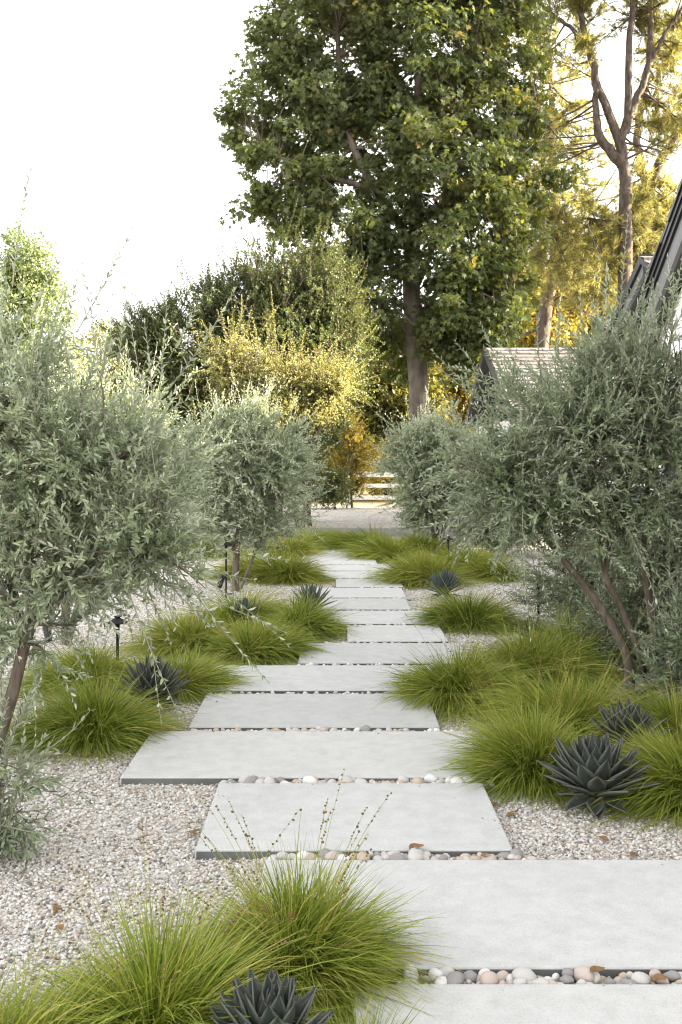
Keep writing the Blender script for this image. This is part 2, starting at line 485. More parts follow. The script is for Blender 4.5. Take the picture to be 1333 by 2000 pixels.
def shoot_leaves(s, d, L, curve, nodes, ang=.75, t0=.08, jitter=.25):
    t = np.linspace(t0, 1, nodes)
    p, tg = shoots_eval(s, d, L, curve, t)
    N = len(s)
    ph = rng.uniform(0, 6.28, (N, 1)) + np.arange(nodes)[None] * (math.pi / 2)
    ref = np.where(np.abs(tg[..., 2:3]) > .9, A(1, 0, 0), A(0, 0, 1))
    u = nrm(np.cross(tg, ref)); v = np.cross(tg, u)
    side = u * np.cos(ph)[..., None] + v * np.sin(ph)[..., None]
    pos, dr, nm = [], [], []
    tap = (1 - .55 * t ** 4)[None, :, None]
    for sg in (1, -1):
        sd = side * sg
        dd = nrm(tg * math.cos(ang) + sd * math.sin(ang) * tap + rng.normal(size=tg.shape) * jitter)
        nn = nrm(tg * .7 - sd * .6 + A(0, 0, .65) + rng.normal(size=tg.shape) * jitter)
        pos.append(p.reshape(-1, 3)); dr.append(dd.reshape(-1, 3)); nm.append(nn.reshape(-1, 3))
    siz = np.broadcast_to((1 - .5 * t ** 3)[None], (N, nodes)).reshape(-1)
    return np.concatenate(pos), np.concatenate(dr), np.concatenate(nm), np.concatenate([siz, siz])

def in_lobes(lobes, n, lo=0.0, hi=1.0):
    """n random points inside ellipsoids [(centre, radii)], with lobe index"""
    vol = np.array([r[0] * r[1] * r[2] for _, r in lobes]) ** .8
    k = rng.choice(len(lobes), n, p=vol / vol.sum())
    c = np.array([l_[0] for l_ in lobes])[k]; r = np.array([l_[1] for l_ in lobes])[k]
    q = rng.uniform(lo ** 3, hi ** 3, (n, 1)) ** (1 / 3)
    return c + rnd_dir(n) * r * q, c

def olive_like(root, stems, lobes, nbr, nsh, leaf=(.05, .0115), sh_len=(.18, .42), nodes=13, wands=(), mats=('olive', 'olive_wood', 'olive_twig'),
               tpl=OLIVE, up=.35, outw=.8, sides=8, br_r=.011, ang=.7, tint0=0., droop=.25, names=('trunk', 'crown'), twig_w=1.0, inner=.1, wild=.14):
    parts, pts = stem_tubes(stems, sides)
    att = np.concatenate([q[len(q) // 3:] for q in pts])
    tgt, cen = in_lobes(lobes, nbr, inner, .92)
    d2 = ((tgt[:, None] - att[None, :, :3]) ** 2).sum(-1) * rng.uniform(.7, 1.5, (nbr, len(att)))
    ai = d2.argmin(1)
    st = att[ai, :3]
    ln = np.linalg.norm(tgt - st, axis=1)
    br = arcs(st, tgt, rng.normal(size=(nbr, 3)) * .1 * ln[:, None] + A(0, 0, .12) * ln[:, None], 7)
    rad = np.linspace(1, .3, 7)[None] * np.minimum(br_r * rng.uniform(.6, 1.2, nbr), np.maximum(att[ai, 3] * .8, .003))[:, None]
    parts.append(tubes(br, rad, 5))
    co, q = join_tubes(parts)
    adopt(raw_mesh(names[0], co, q, M[mats[1]], smooth=True), root)
    # shoots
    bi = rng.integers(0, nbr, nsh)
    tt = rng.uniform(.25, 1, nsh) * 5.999
    i0 = tt.astype(int); f = (tt - i0)[:, None]
    s = br[bi, i0] * (1 - f) + br[bi, i0 + 1] * f
    tb = nrm(br[bi, i0 + 1] - br[bi, i0])
    d = nrm(outw * nrm(s - cen[bi]) + up * A(0, 0, 1) + .45 * tb + .55 * rng.normal(size=(nsh, 3)))
    L = rng.uniform(*sh_len, nsh)
    wi = rng.random(nsh) < wild
    L[wi] *= rng.uniform(1.3, 2.1, wi.sum())
    cv = rng.normal(size=(nsh, 3)) * .12 + A(0, 0, 1) * rng.normal(-.02, droop, (nsh, 1))
    wl_ = []
    if len(wands):
        ws = np.array([w[0] for w in wands]); we = np.array([w[1] for w in wands])
        wl_ = np.linalg.norm(we - ws, axis=1)
        s = np.concatenate([s, ws]); d = np.concatenate([d, nrm(we - ws)]); L = np.concatenate([L, wl_])
        cv = np.concatenate([cv, rng.normal(size=(len(ws), 3)) * .06])
    # side twigs on the longer shoots come with the wands
    p, _ = shoots_eval(s, d, L, cv, np.linspace(0, 1, 6))
    tr_ = np.linspace(1, .35, 6)[None] * (.0016 + .0032 * np.minimum(L, 1.2))[:, None] * twig_w
    tc_, tq = tubes(p, tr_, 4)
    pos, dr, nm, sz = [], [], [], []
    nl = nsh
    a = shoot_leaves(s[:nl], d[:nl], L[:nl], cv[:nl], nodes, ang)
    outs = [a]
    for i in range(nl, len(s)):
        outs.append(shoot_leaves(s[i:i + 1], d[i:i + 1], L[i:i + 1], cv[i:i + 1], max(8, int(L[i] / .033)), ang, .12))
    pos = np.concatenate([o[0] for o in outs]); dr = np.concatenate([o[1] for o in outs]); nm = np.concatenate([o[2] for o in outs]); sz = np.concatenate([o[3] for o in outs])
    keep = rng.random(len(pos)) < .9
    pos, dr, nm, sz = pos[keep], dr[keep], nm[keep], sz[keep]
    n_ = len(pos)
    tint = np.clip(rng.beta(2, 2.4, n_) + tint0, 0, 1)
    lf = leaves(names[1], pos, dr, nm, leaf[0] * sz * rng.uniform(.7, 1.2, n_), leaf[1] * np.sqrt(sz) * rng.uniform(.75, 1.25, n_), tint, tpl, M[mats[0]])
    adopt(lf, root)
    adopt(raw_mesh('twigs', tc_, tq, M[mats[2]]), root)
    return root

def clump_tree(root, stems, lobes, nclump, per, csize, leaf, tpl, mats, wob=.06, sides=10, br_r=.05, hang=.4, tint0=0., lo=.35, k=18, twigs=True):
    """broad crown: clumps of leaves at the ends of branches"""
    parts, pts = stem_tubes(stems, sides, k, wob)
    att = np.concatenate([q[k // 3:] for q in pts])
    tgt, cen = in_lobes(lobes, nclump, lo, 1.0)
    d2 = ((tgt[:, None] - att[None, :, :3]) ** 2).sum(-1) * rng.uniform(.6, 1.6, (nclump, len(att)))
    ai = d2.argmin(1); st = att[ai, :3]
    ln = np.linalg.norm(tgt - st, axis=1)
    if twigs:
        br = arcs(st, tgt, rng.normal(size=(nclump, 3)) * .12 * ln[:, None] + A(0, 0, .1) * ln[:, None], 6)
        rad = np.linspace(1, .25, 6)[None] * np.minimum(br_r * rng.uniform(.4, 1.1, nclump), np.maximum(att[ai, 3] * .7, .006))[:, None]
        parts.append(tubes(br, rad, 5))
    co, q = join_tubes(parts)
    adopt(raw_mesh('trunk', co, q, M[mats[1]], smooth=True), root)
    cs = rng.uniform(.6, 1.35, nclump) * csize
    cnt = (per * rng.uniform(.5, 1.5, nclump)).astype(int)
    ci = np.repeat(np.arange(nclump), cnt)
    n_ = len(ci)
    off = rnd_dir(n_) * (rng.random((n_, 1)) ** .5) * cs[ci][:, None] * A(1, 1, .7)
    pos = tgt[ci] + off
    outd = nrm(pos - cen[ci])
    d = nrm(outd * .6 + rnd_dir(n_) * .7 + A(0, 0, -hang))
    nm = nrm(rnd_dir(n_) * .7 + A(0, 0, .8) + outd * .35)
    ctint = rng.normal(0, .13, nclump)
    tint = np.clip(rng.beta(2, 2.6, n_) + ctint[ci] + tint0, 0, 1)
    sc_ = rng.uniform(.6, 1.25, n_)
    adopt(leaves('crown', pos, d, nm, leaf[0] * sc_, leaf[1] * sc_, tint, tpl, M[mats[0]]), root)
    return root

# ------------------------------------------------------------------ ground, steps, paving
g = MB()
gx = [-300, -40, -12, -6, 6, 12, 40, 300]
gy = [-60, -6, 0, 6, 12, 20.9]
g.add([(x, y, 0) for y in gy for x in gx], [(j * 8 + i, j * 8 + i + 1, (j + 1) * 8 + i + 1, (j + 1) * 8 + i) for j in range(5) for i in range(7)])
tag(g.build('gravel_ground', M['gravel']), kind='structure')
g = MB()
g.add([(-300, 21.05, .16), (300, 21.05, .16), (300, 32.3, .16), (-300, 32.3, .16)], [(0, 1, 2, 3)])
tag(g.build('driveway', M['drive']), kind='structure')
g = MB()
g.add([(-400, 32.3, .155), (400, 32.3, .155), (400, 500, .155), (-400, 500, .155)], [(0, 1, 2, 3)])
tag(g.build('ground', M['soil']), kind='structure')
g = MB(); g.box(-9, 2.6, 20.9, 21.05, -.05, .175)
tag(g.build('kerb', M['step'], bevel=.01), kind='structure')

SL = 1.55 / F
PITCH, Y0 = .919, 2.953
ext = [(.05, 1.75), (-.279, 1.55), (-.565, .706), (-1.06, .78), (-.862, .606), (-.905, .74), (-.292, 1.05), (.098, .968), (-.17, .90), (-.26, .785),
       (-.303, .80), (-.005, .83), (-.32, .76), (-.40, .80), (-.54, .62)]
slab_labels = [
 'pale concrete slab at the very front, cut off by the lower edge, behind the front grass',
 'largest looking pale concrete slab, reaching the right edge beyond the front row of pebbles',
 'pale concrete slab with its right end open to gravel beside the big dark agave',
 'widest concrete slab, its left corner jutting far into the open gravel',
 'concrete slab just beyond the widest one, ending short of the grass on both sides',
 'concrete slab whose left end is under the grass beside the left agave',
 'concrete slab running right under the low drooping seed stalks, left end bare at gravel',
 'shortest concrete slab, set in gravel on both ends',
 'concrete slab just beyond the shortest one, left end by the small blue agave',
 'concrete slab ending at the right in a small gravel patch before the blue agave',
 'concrete slab with a clean square left end, two beyond the small left agave',
 'concrete slab set in from its neighbours on the left, fifth from the far end of the path',
 'thin looking concrete slab level with the round yellow-green tussock on the left',
 'thin looking concrete slab next to the last one of the path',
 'last and deepest concrete slab, ending at the far band of grass']
slab_foot = []
for k, (x0, x1) in enumerate(ext):
    yb = Y0 + PITCH * k
    yf = yb - PITCH + rng.uniform(.088, .1)
    if k == 0: yf = yb - PITCH + .1
    if k == 14: yb = 17.4
    slab_foot.append((x0, x1, yf, yb))
    mb = MB()
    mb.box(x0, x1, yf, yb, -.05, .04)
    o = mb.build('paving_slab', [M['slab'], M['slab_side']], bevel=.007)
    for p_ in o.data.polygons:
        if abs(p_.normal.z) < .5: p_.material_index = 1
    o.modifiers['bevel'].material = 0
    # shift the origin to the slab's base centre
    c = Vector(((x0 + x1) / 2, (yf + yb) / 2, -.05))
    o.data.transform(Matrix.Translation(-c)); o.location = c
    o.rotation_euler.z = R(random.uniform(-.12, .12))
    tag(o, slab_labels[k], 'paving slab', 'concrete slabs of the garden path')

# ------------------------------------------------------------------ pebbles in the gaps
def pebble_mesh(seed, mat):
    r_ = random.Random(seed)
    mb = MB(); n = 14
    prof = [(math.sin(math.pi * i / 9), -math.cos(math.pi * i / 9)) for i in range(10)]
    prof[0] = (.02, -1); prof[-1] = (.02, 1)
    mb.lathe(prof, n)
    ph = [r_.uniform(0, 6.28) for _ in range(6)]
    vs_ = []
    for x, y, z in mb.v:
        k = 1 + .10 * math.sin(2 * x + ph[0]) + .09 * math.sin(2.3 * y + ph[1]) + .07 * math.sin(3 * z + ph[2]) + .05 * math.sin(4 * x + 3 * y + ph[3])
        vs_.append((x * k, y * k, z * k))
    me = bpy.data.meshes.new('pebble'); me.from_pydata(vs_, [], mb.f); me.update()
    for p_ in me.polygons: p_.use_smooth = True
    me.materials.append(mat)
    return me
peb_meshes = {k: [pebble_mesh(len(k) * 13 + i * 7, M['peb_' + k]) for i in range(4)] for k in PEB}
gap_names = ['nearest gap of the path, by the front slab', 'second gap of the path from the front', 'gap in front of the widest slab',
             'gap just beyond the widest slab', 'fifth gap of the path from the front', 'sixth gap of the path from the front']
peb_n = 0
far_peb = []
PW = [('pale grey', .36), ('pinkish', .18), ('tan', .13), ('white', .12), ('dark grey', .21)]
pk = [a for a, _ in PW]; pw = [b for _, b in PW]
for gi in range(14):
    ya, yb_ = Y0 + PITCH * gi + .006, slab_foot[gi + 1][2] - .004
    xa = max(slab_foot[gi][0], slab_foot[gi + 1][0]) - .02
    xb = min(slab_foot[gi][1], slab_foot[gi + 1][1]) + .05
    if gi == 0: xa, xb = .16, 1.2
    if gi == 1: xa, xb = -.30, .76
    if gi == 6: xa, xb = -.1, 1.0
    for row in ((0, 1) if gi < 4 else (0,)):
        x = xa + row * .02
        while x < xb:
            s = random.choice([.016, .020, .024, .028, .034, .042]) * random.uniform(.85, 1.15) * (.84 if gi < 3 else .76)
            asp = random.uniform(.6, .85)
            hgt = random.uniform(.55, .8)
            x += s * .78
            y = ya + ((.020 + .045 * row if gi < 4 else .045) + random.uniform(-.01, .01)) * (yb_ - ya) / .09
            c = random.choices(pk, pw)[0]
            z = s * hgt * .5 + random.choice([-.004, .0, .006, .012]) - .004 * row + .012
            if gi < 6 and peb_n < 300:
                o = bpy.data.objects.new('pebble', random.choice(peb_meshes[c]))
                COL.objects.link(o)
                o.location = (x, y, z); o.scale = (s, s * asp, s * hgt)
                o.rotation_euler = (random.uniform(-.35, .35), random.uniform(-.35, .35), random.uniform(0, 6.28))
                tag(o, 'smooth %s pebble in the %s' % (c, gap_names[gi]), 'pebble', 'smooth pebbles in the gaps between slabs')
                peb_n += 1
            else:
                far_peb.append((x, y, z, s, asp, hgt))
            x += s * .45

# icosahedron for little stones
ph_ = (1 + 5 ** .5) / 2
ICO = nrm(np.array([(-1, ph_, 0), (1, ph_, 0), (-1, -ph_, 0), (1, -ph_, 0), (0, -1, ph_), (0, 1, ph_), (0, -1, -ph_), (0, 1, -ph_), (ph_, 0, -1), (ph_, 0, 1), (-ph_, 0, -1), (-ph_, 0, 1)], float))
ICOF = np.array([(0, 11, 5), (0, 5, 1), (0, 1, 7), (0, 7, 10), (0, 10, 11), (1, 5, 9), (5, 11, 4), (11, 10, 2), (10, 7, 6), (7, 1, 8), (3, 9, 4), (3, 4, 2), (3, 2, 6), (3, 6, 8), (3, 8, 9), (4, 9, 5), (2, 4, 11), (6, 2, 10), (8, 6, 7), (9, 8, 1)])
def stones(name, pos, rad, tint, mat, flat=.7):
    n_ = len(pos)
    sc_ = rad[:, None] * np.stack([rng.uniform(.75, 1.3, n_), rng.uniform(.75, 1.2, n_), rng.uniform(.5, .9, n_)], 1)
    v = ICO[None] * rng.uniform(.82, 1.18, (n_, 12, 1)) * sc_[:, None]
    a = rng.uniform(0, 6.28, n_); ca, sa = np.cos(a)[:, None], np.sin(a)[:, None]
    b = rng.normal(0, .5, n_); cb, sb = np.cos(b)[:, None], np.sin(b)[:, None]
    x, y, z = v[..., 0], v[..., 1], v[..., 2]
    x, z = x * cb - z * sb, x * sb + z * cb
    x, y = x * ca - y * sa, x * sa + y * ca
    co = np.stack([x, y, z], -1) + pos[:, None]
    tri = (np.arange(n_)[:, None, None] * 12 + ICOF[None]).reshape(-1, 3)
    return raw_mesh(name, co.reshape(-1, 3), tri, mat, {'tint': np.repeat(tint, 12)}, smooth=True)
if far_peb:
    fp = np.array(far_peb)
    tag(stones('pebbles', fp[:, :3], fp[:, 3] * .8, rng.choice([.05, .3, .5, .6, .9], len(fp)), M['stone']), 'small pebbles filling the farther gaps of the path', 'pebbles', kind='stuff')

def off_slabs(p, m_=.004):
    ok = np.ones(len(p), bool)
    for x0, x1, yf, yb in slab_foot:
        ok &= ~((p[:, 0] > x0 - m_) & (p[:, 0] < x1 + m_) & (p[:, 1] > yf - m_) & (p[:, 1] < yb + m_))
    return ok
zones = [(-1.9, 1.6, 2.55, 4.2, 9800, .0066), (-2.3, 2.2, 4.2, 6.2, 6800, .0076), (-3.0, 2.6, 6.2, 9.0, 2600, .009), (-3.5, 3.0, 9.0, 13.0, 800, .011)]
ps, rs = [], []
for x0, x1, y0, y1, den, r0 in zones:
    n_ = int((x1 - x0) * (y1 - y0) * den)
    p = np.stack([rng.uniform(x0, x1, n_), rng.uniform(y0, y1, n_), rng.uniform(-.002, .006, n_)], 1)
    vis = (np.abs(p[:, 0] - 0) < p[:, 1] * .36 + .15) & off_slabs(p)
    ps.append(p[vis]); rs.append(r0 * rng.uniform(.6, 1.35, vis.sum()))
for gi in range(7):
    x0, x1 = max(slab_foot[gi][0], slab_foot[gi + 1][0]), min(slab_foot[gi][1], slab_foot[gi + 1][1])
    n_ = int(900 * (x1 - x0) / (1 + .35 * gi))
    ps.append(np.stack([rng.uniform(x0, x1, n_), rng.uniform(slab_foot[gi][3] + .004, slab_foot[gi + 1][2] - .004, n_), rng.uniform(0, .012, n_)], 1)); rs.append(.005 * rng.uniform(.6, 1.6, n_))
for (x0, x1, yf, yb) in slab_foot[:9]:
    n_ = 34
    e = rng.integers(0, 3, n_); d_ = rng.exponential(.045, n_)
    xs = np.where(e == 0, x0 + d_, np.where(e == 1, x1 - d_, rng.uniform(x0, x1, n_)))
    ys = np.where(e == 2, yb - d_ * .6, rng.uniform(yf, yb, n_))
    ps.append(np.stack([xs, ys, np.full(n_, .042)], 1)); rs.append(.0045 * rng.uniform(.5, 1.4, n_))
ps = np.concatenate(ps); rs = np.concatenate(rs)
tag(stones('gravel', ps, rs, rng.random(len(ps)), M['stone']), 'small mixed grey, white and tan gravel stones', 'gravel', kind='stuff')

# ------------------------------------------------------------------ house and garage on the right
hb = empty('house', (3, 4, 0), 'white sided house with a dark sloping roof edge at the right', 'house')
SLP = -.682
def zr1(y): return 3.6 + (y - 7.5) * SLP if y > 4.0 else 3.6 - 3.5 * SLP + (y - 4.0) * -SLP
YE, YR, YN = 9.25, 4.0, -1.25
mb = MB()
for yy, sg in ((YE, -1), (YN, 1)):                                   # shingle courses, their ends make the stepped edge
    n_ = 24
    for i in range(n_):
        a = yy + (YR - yy) * i / n_; b = yy + (YR - yy) * (i + 1.12) / n_ if i < n_ - 1 else YR
        xj = 2.575 + random.uniform(-.015, .012)
        mb.prism_x([(a, zr1(a) - .01), (b, zr1(b) - .01), (b, zr1(b) + .006), (a, zr1(a) + .042)][::(1 if sg < 0 else -1)], xj, 11.0)
mb.build('roof', M['trim_black'], hb)
def strip(z0, z1, x0, x1, name, mat):
    mb = MB()
    for a, b in ((YR, YE - .02), (YN + .02, YR)):
        mb.prism_x([(a, zr1(a) + z0), (b, zr1(b) + z0), (b, zr1(b) + z1), (a, zr1(a) + z1)], x0, x1)
    mb.build(name, mat, hb)
strip(-.06, -.012, 2.585, 2.70, 'drip_edge', M['trim_black'])
strip(-.115, -.065, 2.60, 2.70, 'rake_moulding', M['trim_black'])
strip(-.30, -.12, 2.622, 2.655, 'fascia', M['trim_grey'])
strip(-.275, -.25, 2.657, 2.78, 'soffit', M['trim_black'])
mb = MB()
zz = 0.0
XW = 2.765
while zz < 5.6:
    zt = zz + .19
    ya = 8.85 if zt < zr1(8.85) - .26 else min(8.85, 7.5 + (zt + .26 - 3.6) / SLP)
    yb_ = -.8 if zt < zr1(-.8) - .26 else 8.0 - (7.5 + (zt + .26 - 3.6) / SLP)
    if ya > yb_:
        mb.add([(XW - .016, yb_, zz), (XW - .016, ya, zz), (XW - .002, ya, zt), (XW - .002, yb_, zt), (XW, yb_, zz), (XW, ya, zz)], [(1, 0, 3, 2), (0, 1, 5, 4)])
    zz = zt
mb.prism_x([(-.8, 0), (8.83, 0), (8.83, zr1(8.83) - .3), (4, zr1(4) - .3), (-.8, zr1(-.8) - .3)], XW + .004, 10.6)
mb.build('wall', M['siding'], hb)
mb = MB(); mb.box(XW - .03, XW - .018, 8.74, 8.86, 0, 2.05); mb.box(XW - .03, XW + .1, 8.852, 8.87, 0, 2.05); mb.build('corner_board', M['white_paint'], hb)
wf = MB()
for y0, y1, z0, z1 in ((6.9, 8.32, .62, .70), (6.9, 8.32, 2.0, 2.08), (6.9, 6.98, .70, 2.0), (8.24, 8.32, .70, 2.0), (7.57, 7.63, .70, 2.0)):
    wf.box(XW - .045, XW - .018, y0, y1, z0, z1)
wfo = wf.build('window', M['trim_grey'], hb)
mb = MB(); mb.box(XW - .028, XW - .02, 6.98, 8.24, .70, 2.0); po = mb.build('pane', M['glass']); adopt(po, hb); po.parent = wfo
# rear wing
def zr2(y): return 3.83 - abs(y - 10.8) * .47
mb = MB(); mb.prism_x([(10.8, zr2(10.8) - .1), (12.6, zr2(12.6) - .1), (12.6, zr2(12.6)), (10.8, zr2(10.8))], 3.3, 9.5)
mb.prism_x([(9.3, zr2(9.3) - .1), (10.8, zr2(10.8) - .1), (10.8, zr2(10.8) - .03), (9.3, zr2(9.3) - .03)], 3.3, 9.5)
mb.build('rear_roof', M['trim_black'], hb)
mb = MB()
for i in range(8):
    a, b = 9.3 + i * .1875, 9.3 + (i + 1.1) * .1875
    b = min(b, 10.79)
    xx = 3.28
    while xx < 9.4:
        x2 = xx + random.uniform(.12, .28)
        u = .03 + random.uniform(-.005, .01)
        mb.add([(xx, a, zr2(a) + u - .02), (x2 - .007, a, zr2(a) + u - .02), (x2 - .007, b, zr2(b) - .018), (xx, b, zr2(b) - .018), (xx, a, zr2(a) - .028), (x2 - .007, a, zr2(a) - .028)], [(0, 1, 2, 3), (4, 5, 1, 0)])
        xx = x2
mb.build('rear_shingles', M['shingle'], hb)
mb = MB()
mb.prism_x([(10.8, zr2(10.8) - .22), (12.55, zr2(12.55) - .22), (12.55, zr2(12.55) - .103), (10.8, zr2(10.8) - .103)], 3.33, 3.37)
mb.build('rear_fascia', M['trim_grey'], hb)
mb = MB(); mb.prism_x([(8.9, 0), (12.0, 0), (12.0, zr2(12) - .13), (10.8, zr2(10.8) - .13), (8.9, zr2(8.9) - .13)], 3.6, 9.4); mb.build('rear_wall', M['siding'], hb)
mb = MB(); mb.prism_x([(12.05, 0), (17.6, 0), (17.6, 3.2), (14.8, 5.0), (12.05, 3.4)], 5.9, 12); mb.build('shade_block', M['siding'], hb)  # hidden block added behind the rear wing to keep sun off the path
mb = MB(); mb.prism_x([(14.8, 5.02), (14.8, 5.14), (17.9, 3.1), (17.9, 3.0)], 5.8, 12.1); mb.prism_x([(11.9, 3.32), (11.9, 3.42), (14.8, 5.14), (14.8, 5.02)], 5.8, 12.1); mb.build('shade_block_roof', M['trim_black'], hb)  # roof of the added block, out of sight, there for its shade

gb = empty('garage', (4.6, 20, 0), 'low outbuilding with a weathered wood shingle roof behind the right olive', 'outbuilding')
yr, zr, yfe, zfe = 21.0, 3.97, 17.75, 2.45
gx0, gx1 = 3.16, 9.5
mb = MB(); ncr = 16
for i in range(ncr):
    t0, t1 = i / ncr, (i + 1.25) / ncr
    y0, z0 = yfe + (yr - yfe) * t0, zfe + (zr - zfe) * t0
    y1, z1 = yfe + (yr - yfe) * min(1, t1), zfe + (zr - zfe) * min(1, t1)
    xx = gx0
    while xx < gx1:
        w = random.uniform(.12, .3); x2 = min(gx1, xx + w)
        u = .036 + random.uniform(-.006, .012); dy = random.uniform(-.02, .02)
        mb.add([(xx, y0 + dy, z0 + u), (x2 - .008, y0 + dy, z0 + u), (x2 - .008, y1, z1 + .006), (xx, y1, z1 + .006), (xx, y0 + dy, z0), (x2 - .008, y0 + dy, z0)],
               [(0, 1, 2, 3), (4, 5, 1, 0)])
        xx = x2
mb.build('roof', M['shingle'], gb)
mb = MB()
mb.add([(gx0, yfe + .05, zfe - .04), (gx1, yfe + .05, zfe - .04), (gx1, yr, zr - .03), (gx0, yr, zr - .03), (gx0, 2 * yr - yfe, zfe - .04), (gx1, 2 * yr - yfe, zfe - .04)], [(0, 1, 2, 3), (3, 2, 5, 4)])
mb.build('roof_deck', M['trim_black'], gb)
mb = MB()
for a in (0, 1):
    ya = yfe if a == 0 else 2 * yr - yfe
    mb.add([(gx0 - .05, ya, zfe - .16), (gx0 - .05, ya, zfe + .02), (gx0 - .05, yr, zr + .03), (gx0 - .05, yr, zr - .15), (gx0 - .005, ya, zfe - .16), (gx0 - .005, ya, zfe + .02), (gx0 - .005, yr, zr + .03), (gx0 - .005, yr, zr - .15)],
           [(0, 1, 2, 3), (7, 6, 5, 4), (0, 4, 5, 1), (1, 5, 6, 2), (0, 3, 7, 4)])
mb.box(gx0, gx1, yfe - .04, yfe, zfe - .2, zfe - .02)
mb.build('fascia', M['trim_black'], gb)
mb = MB()
mb.box(gx0 + .2, gx1, yfe + .35, 2 * yr - yfe - .35, 0, zfe - .06)
mb.build('wall', M['siding'], gb)

# ------------------------------------------------------------------ fence
fe = empty('fence', (0, 31.6, .16), 'white three rail ranch fence beyond the gravel drive', 'fence')
def wav(x): return 31.6
mb = MB()
for zc, h in ((1.16, .17), (.80, .13), (.42, .13)):
    mb.box(-14, 14, 31.56, 31.61, zc - h / 2, zc + h / 2)
mb.build('rails', M['white_paint'], fe)
for i in range(13):
    x = -13.1 + i * 2.25
    mb = MB(); mb.box(x - .065, x + .065, 31.63, 31.76, .0, 1.3); mb.build('post', M['white_paint'], fe, bevel=.01)

# ------------------------------------------------------------------ olive trees
def olive_root(p, label, group='olive trees along the path', name='olive_tree', cat='olive tree'):
    return empty(name, tuple(p), label, cat, group)

# near left
Y = 5.3
r0 = olive_root(A(-1.86, Y, 0), 'nearest olive tree at the left edge, silvery crown drooping over the left grass')
stems = [[(-1.86, Y, -.03, .05), (*P(20, 1370, Y), .036), (*P(55, 1240, Y), .03), (*P(110, 1100, Y + .1), .024), (*P(170, 930, Y), .014)],
         [(*P(50, 1255, Y), .03), (*P(20, 1130, Y + .2), .024), (*P(-40, 900, Y + .2), .012)],
         [(*P(75, 1190, Y), .024), (*P(180, 1130, Y - .1), .016), (*P(300, 1080, Y - .2), .009)],
         [(-1.86, Y, 0, .04), (*P(-60, 1300, Y + .2), .03), (*P(-90, 1000, Y + .1), .012)]]
lobes = [(P(110, 900, Y), (.62, .6, .62)), (P(250, 960, Y - .05), (.42, .45, .42)), (P(-70, 900, Y), (.55, .5, .7)), (P(120, 1110, Y - .2), (.55, .4, .28)), (P(0, 740, Y + .2), (.32, .4, .32)), (P(300, 1000, Y - .1), (.2, .3, .3)), (P(40, 1160, Y - .1), (.36, .35, .2)), (P(230, 1105, Y - .1), (.32, .3, .13)), (P(70, 1235, Y - .05), (.36, .3, .13)), (P(340, 1140, Y - .1), (.24, .3, .1))]
W = []
for a, b in [((25, 560), (42, 335)), ((150, 650), (250, 480)), ((330, 760), (470, 590)), ((300, 800), (290, 640)), ((310, 780), (330, 600)), ((60, 620), (110, 500)), ((190, 700), (175, 540)),
             ((330, 700), (385, 610)), ((90, 650), (140, 560)), ((20, 600), (-10, 470)), ((230, 740), (240, 600)), ((330, 1080), (475, 1320)), ((300, 1100), (400, 1240)), ((350, 900), (450, 840)), ((280, 1130), (330, 1250)),
             ((90, 1250), (60, 1430)), ((40, 1200), (75, 1400)), ((120, 1180), (150, 1330)), ((220, 1120), (240, 1230)), ((0, 1250), (20, 1450))]:
    W.append((P(*a, Y + rng.uniform(-.2, .2)), P(*b, Y + rng.uniform(-.35, .2))))
olive_like(r0, stems, lobes, 240, 1550, leaf=(.058, .0145), sh_len=(.16, .42), nodes=15, wands=W, tint0=.08)

# suckers at the lower left corner
p = P(-12, 1700, 3.95); p[2] = 0
rs_ = olive_root(p, 'thin upright olive shoots rising from the gravel at the lower left edge', None, 'olive_shoots', 'shoots')
W = [(p + A(rng.normal() * .04, rng.normal() * .05, 0), P(x, y, 3.95 + rng.normal() * .06)) for x, y in ((20, 1430), (45, 1480), (-10, 1420), (30, 1560), (60, 1520), (10, 1500), (-40, 1450), (0, 1580), (25, 1620), (15, 1380))]
olive_like(rs_, [[(*p, .008), (*(p + A(0, 0, .25)), .005), (*(p + A(.02, 0, .45)), .003)]], [(p + A(.05, 0, .32), (.13, .12, .32))], 30, 110, leaf=(.05, .0125), sh_len=(.1, .22), nodes=8, wands=W, tint0=-.2, names=('stems', 'foliage'))

# second left, behind the first
Y = 8.6
r1 = olive_root(A(-2.33, Y, 0), 'olive tree half hidden behind the nearest left olive, trunk in open gravel')
olive_like(r1, [[(-2.33, Y, -.03, .045), (*P(130, 1180, Y), .036), (*P(160, 1060, Y), .026), (*P(220, 900, Y), .014)], [(-2.33, Y, 0, .035), (*P(180, 1120, Y), .025), (*P(300, 980, Y), .012)]],
           [(P(230, 890, Y), (.78, .7, .8)), (P(310, 930, Y), (.32, .5, .5)), (P(100, 830, Y), (.6, .6, .7))], 180, 1200, leaf=(.058, .0155), nodes=13, tint0=.1,
           wands=[(P(a, b, Y), P(c, d, Y - .1)) for a, b, c, d in ((330, 780, 400, 690), (200, 700, 215, 600), (370, 850, 440, 780), (60, 680, 90, 560), (290, 750, 345, 640))])

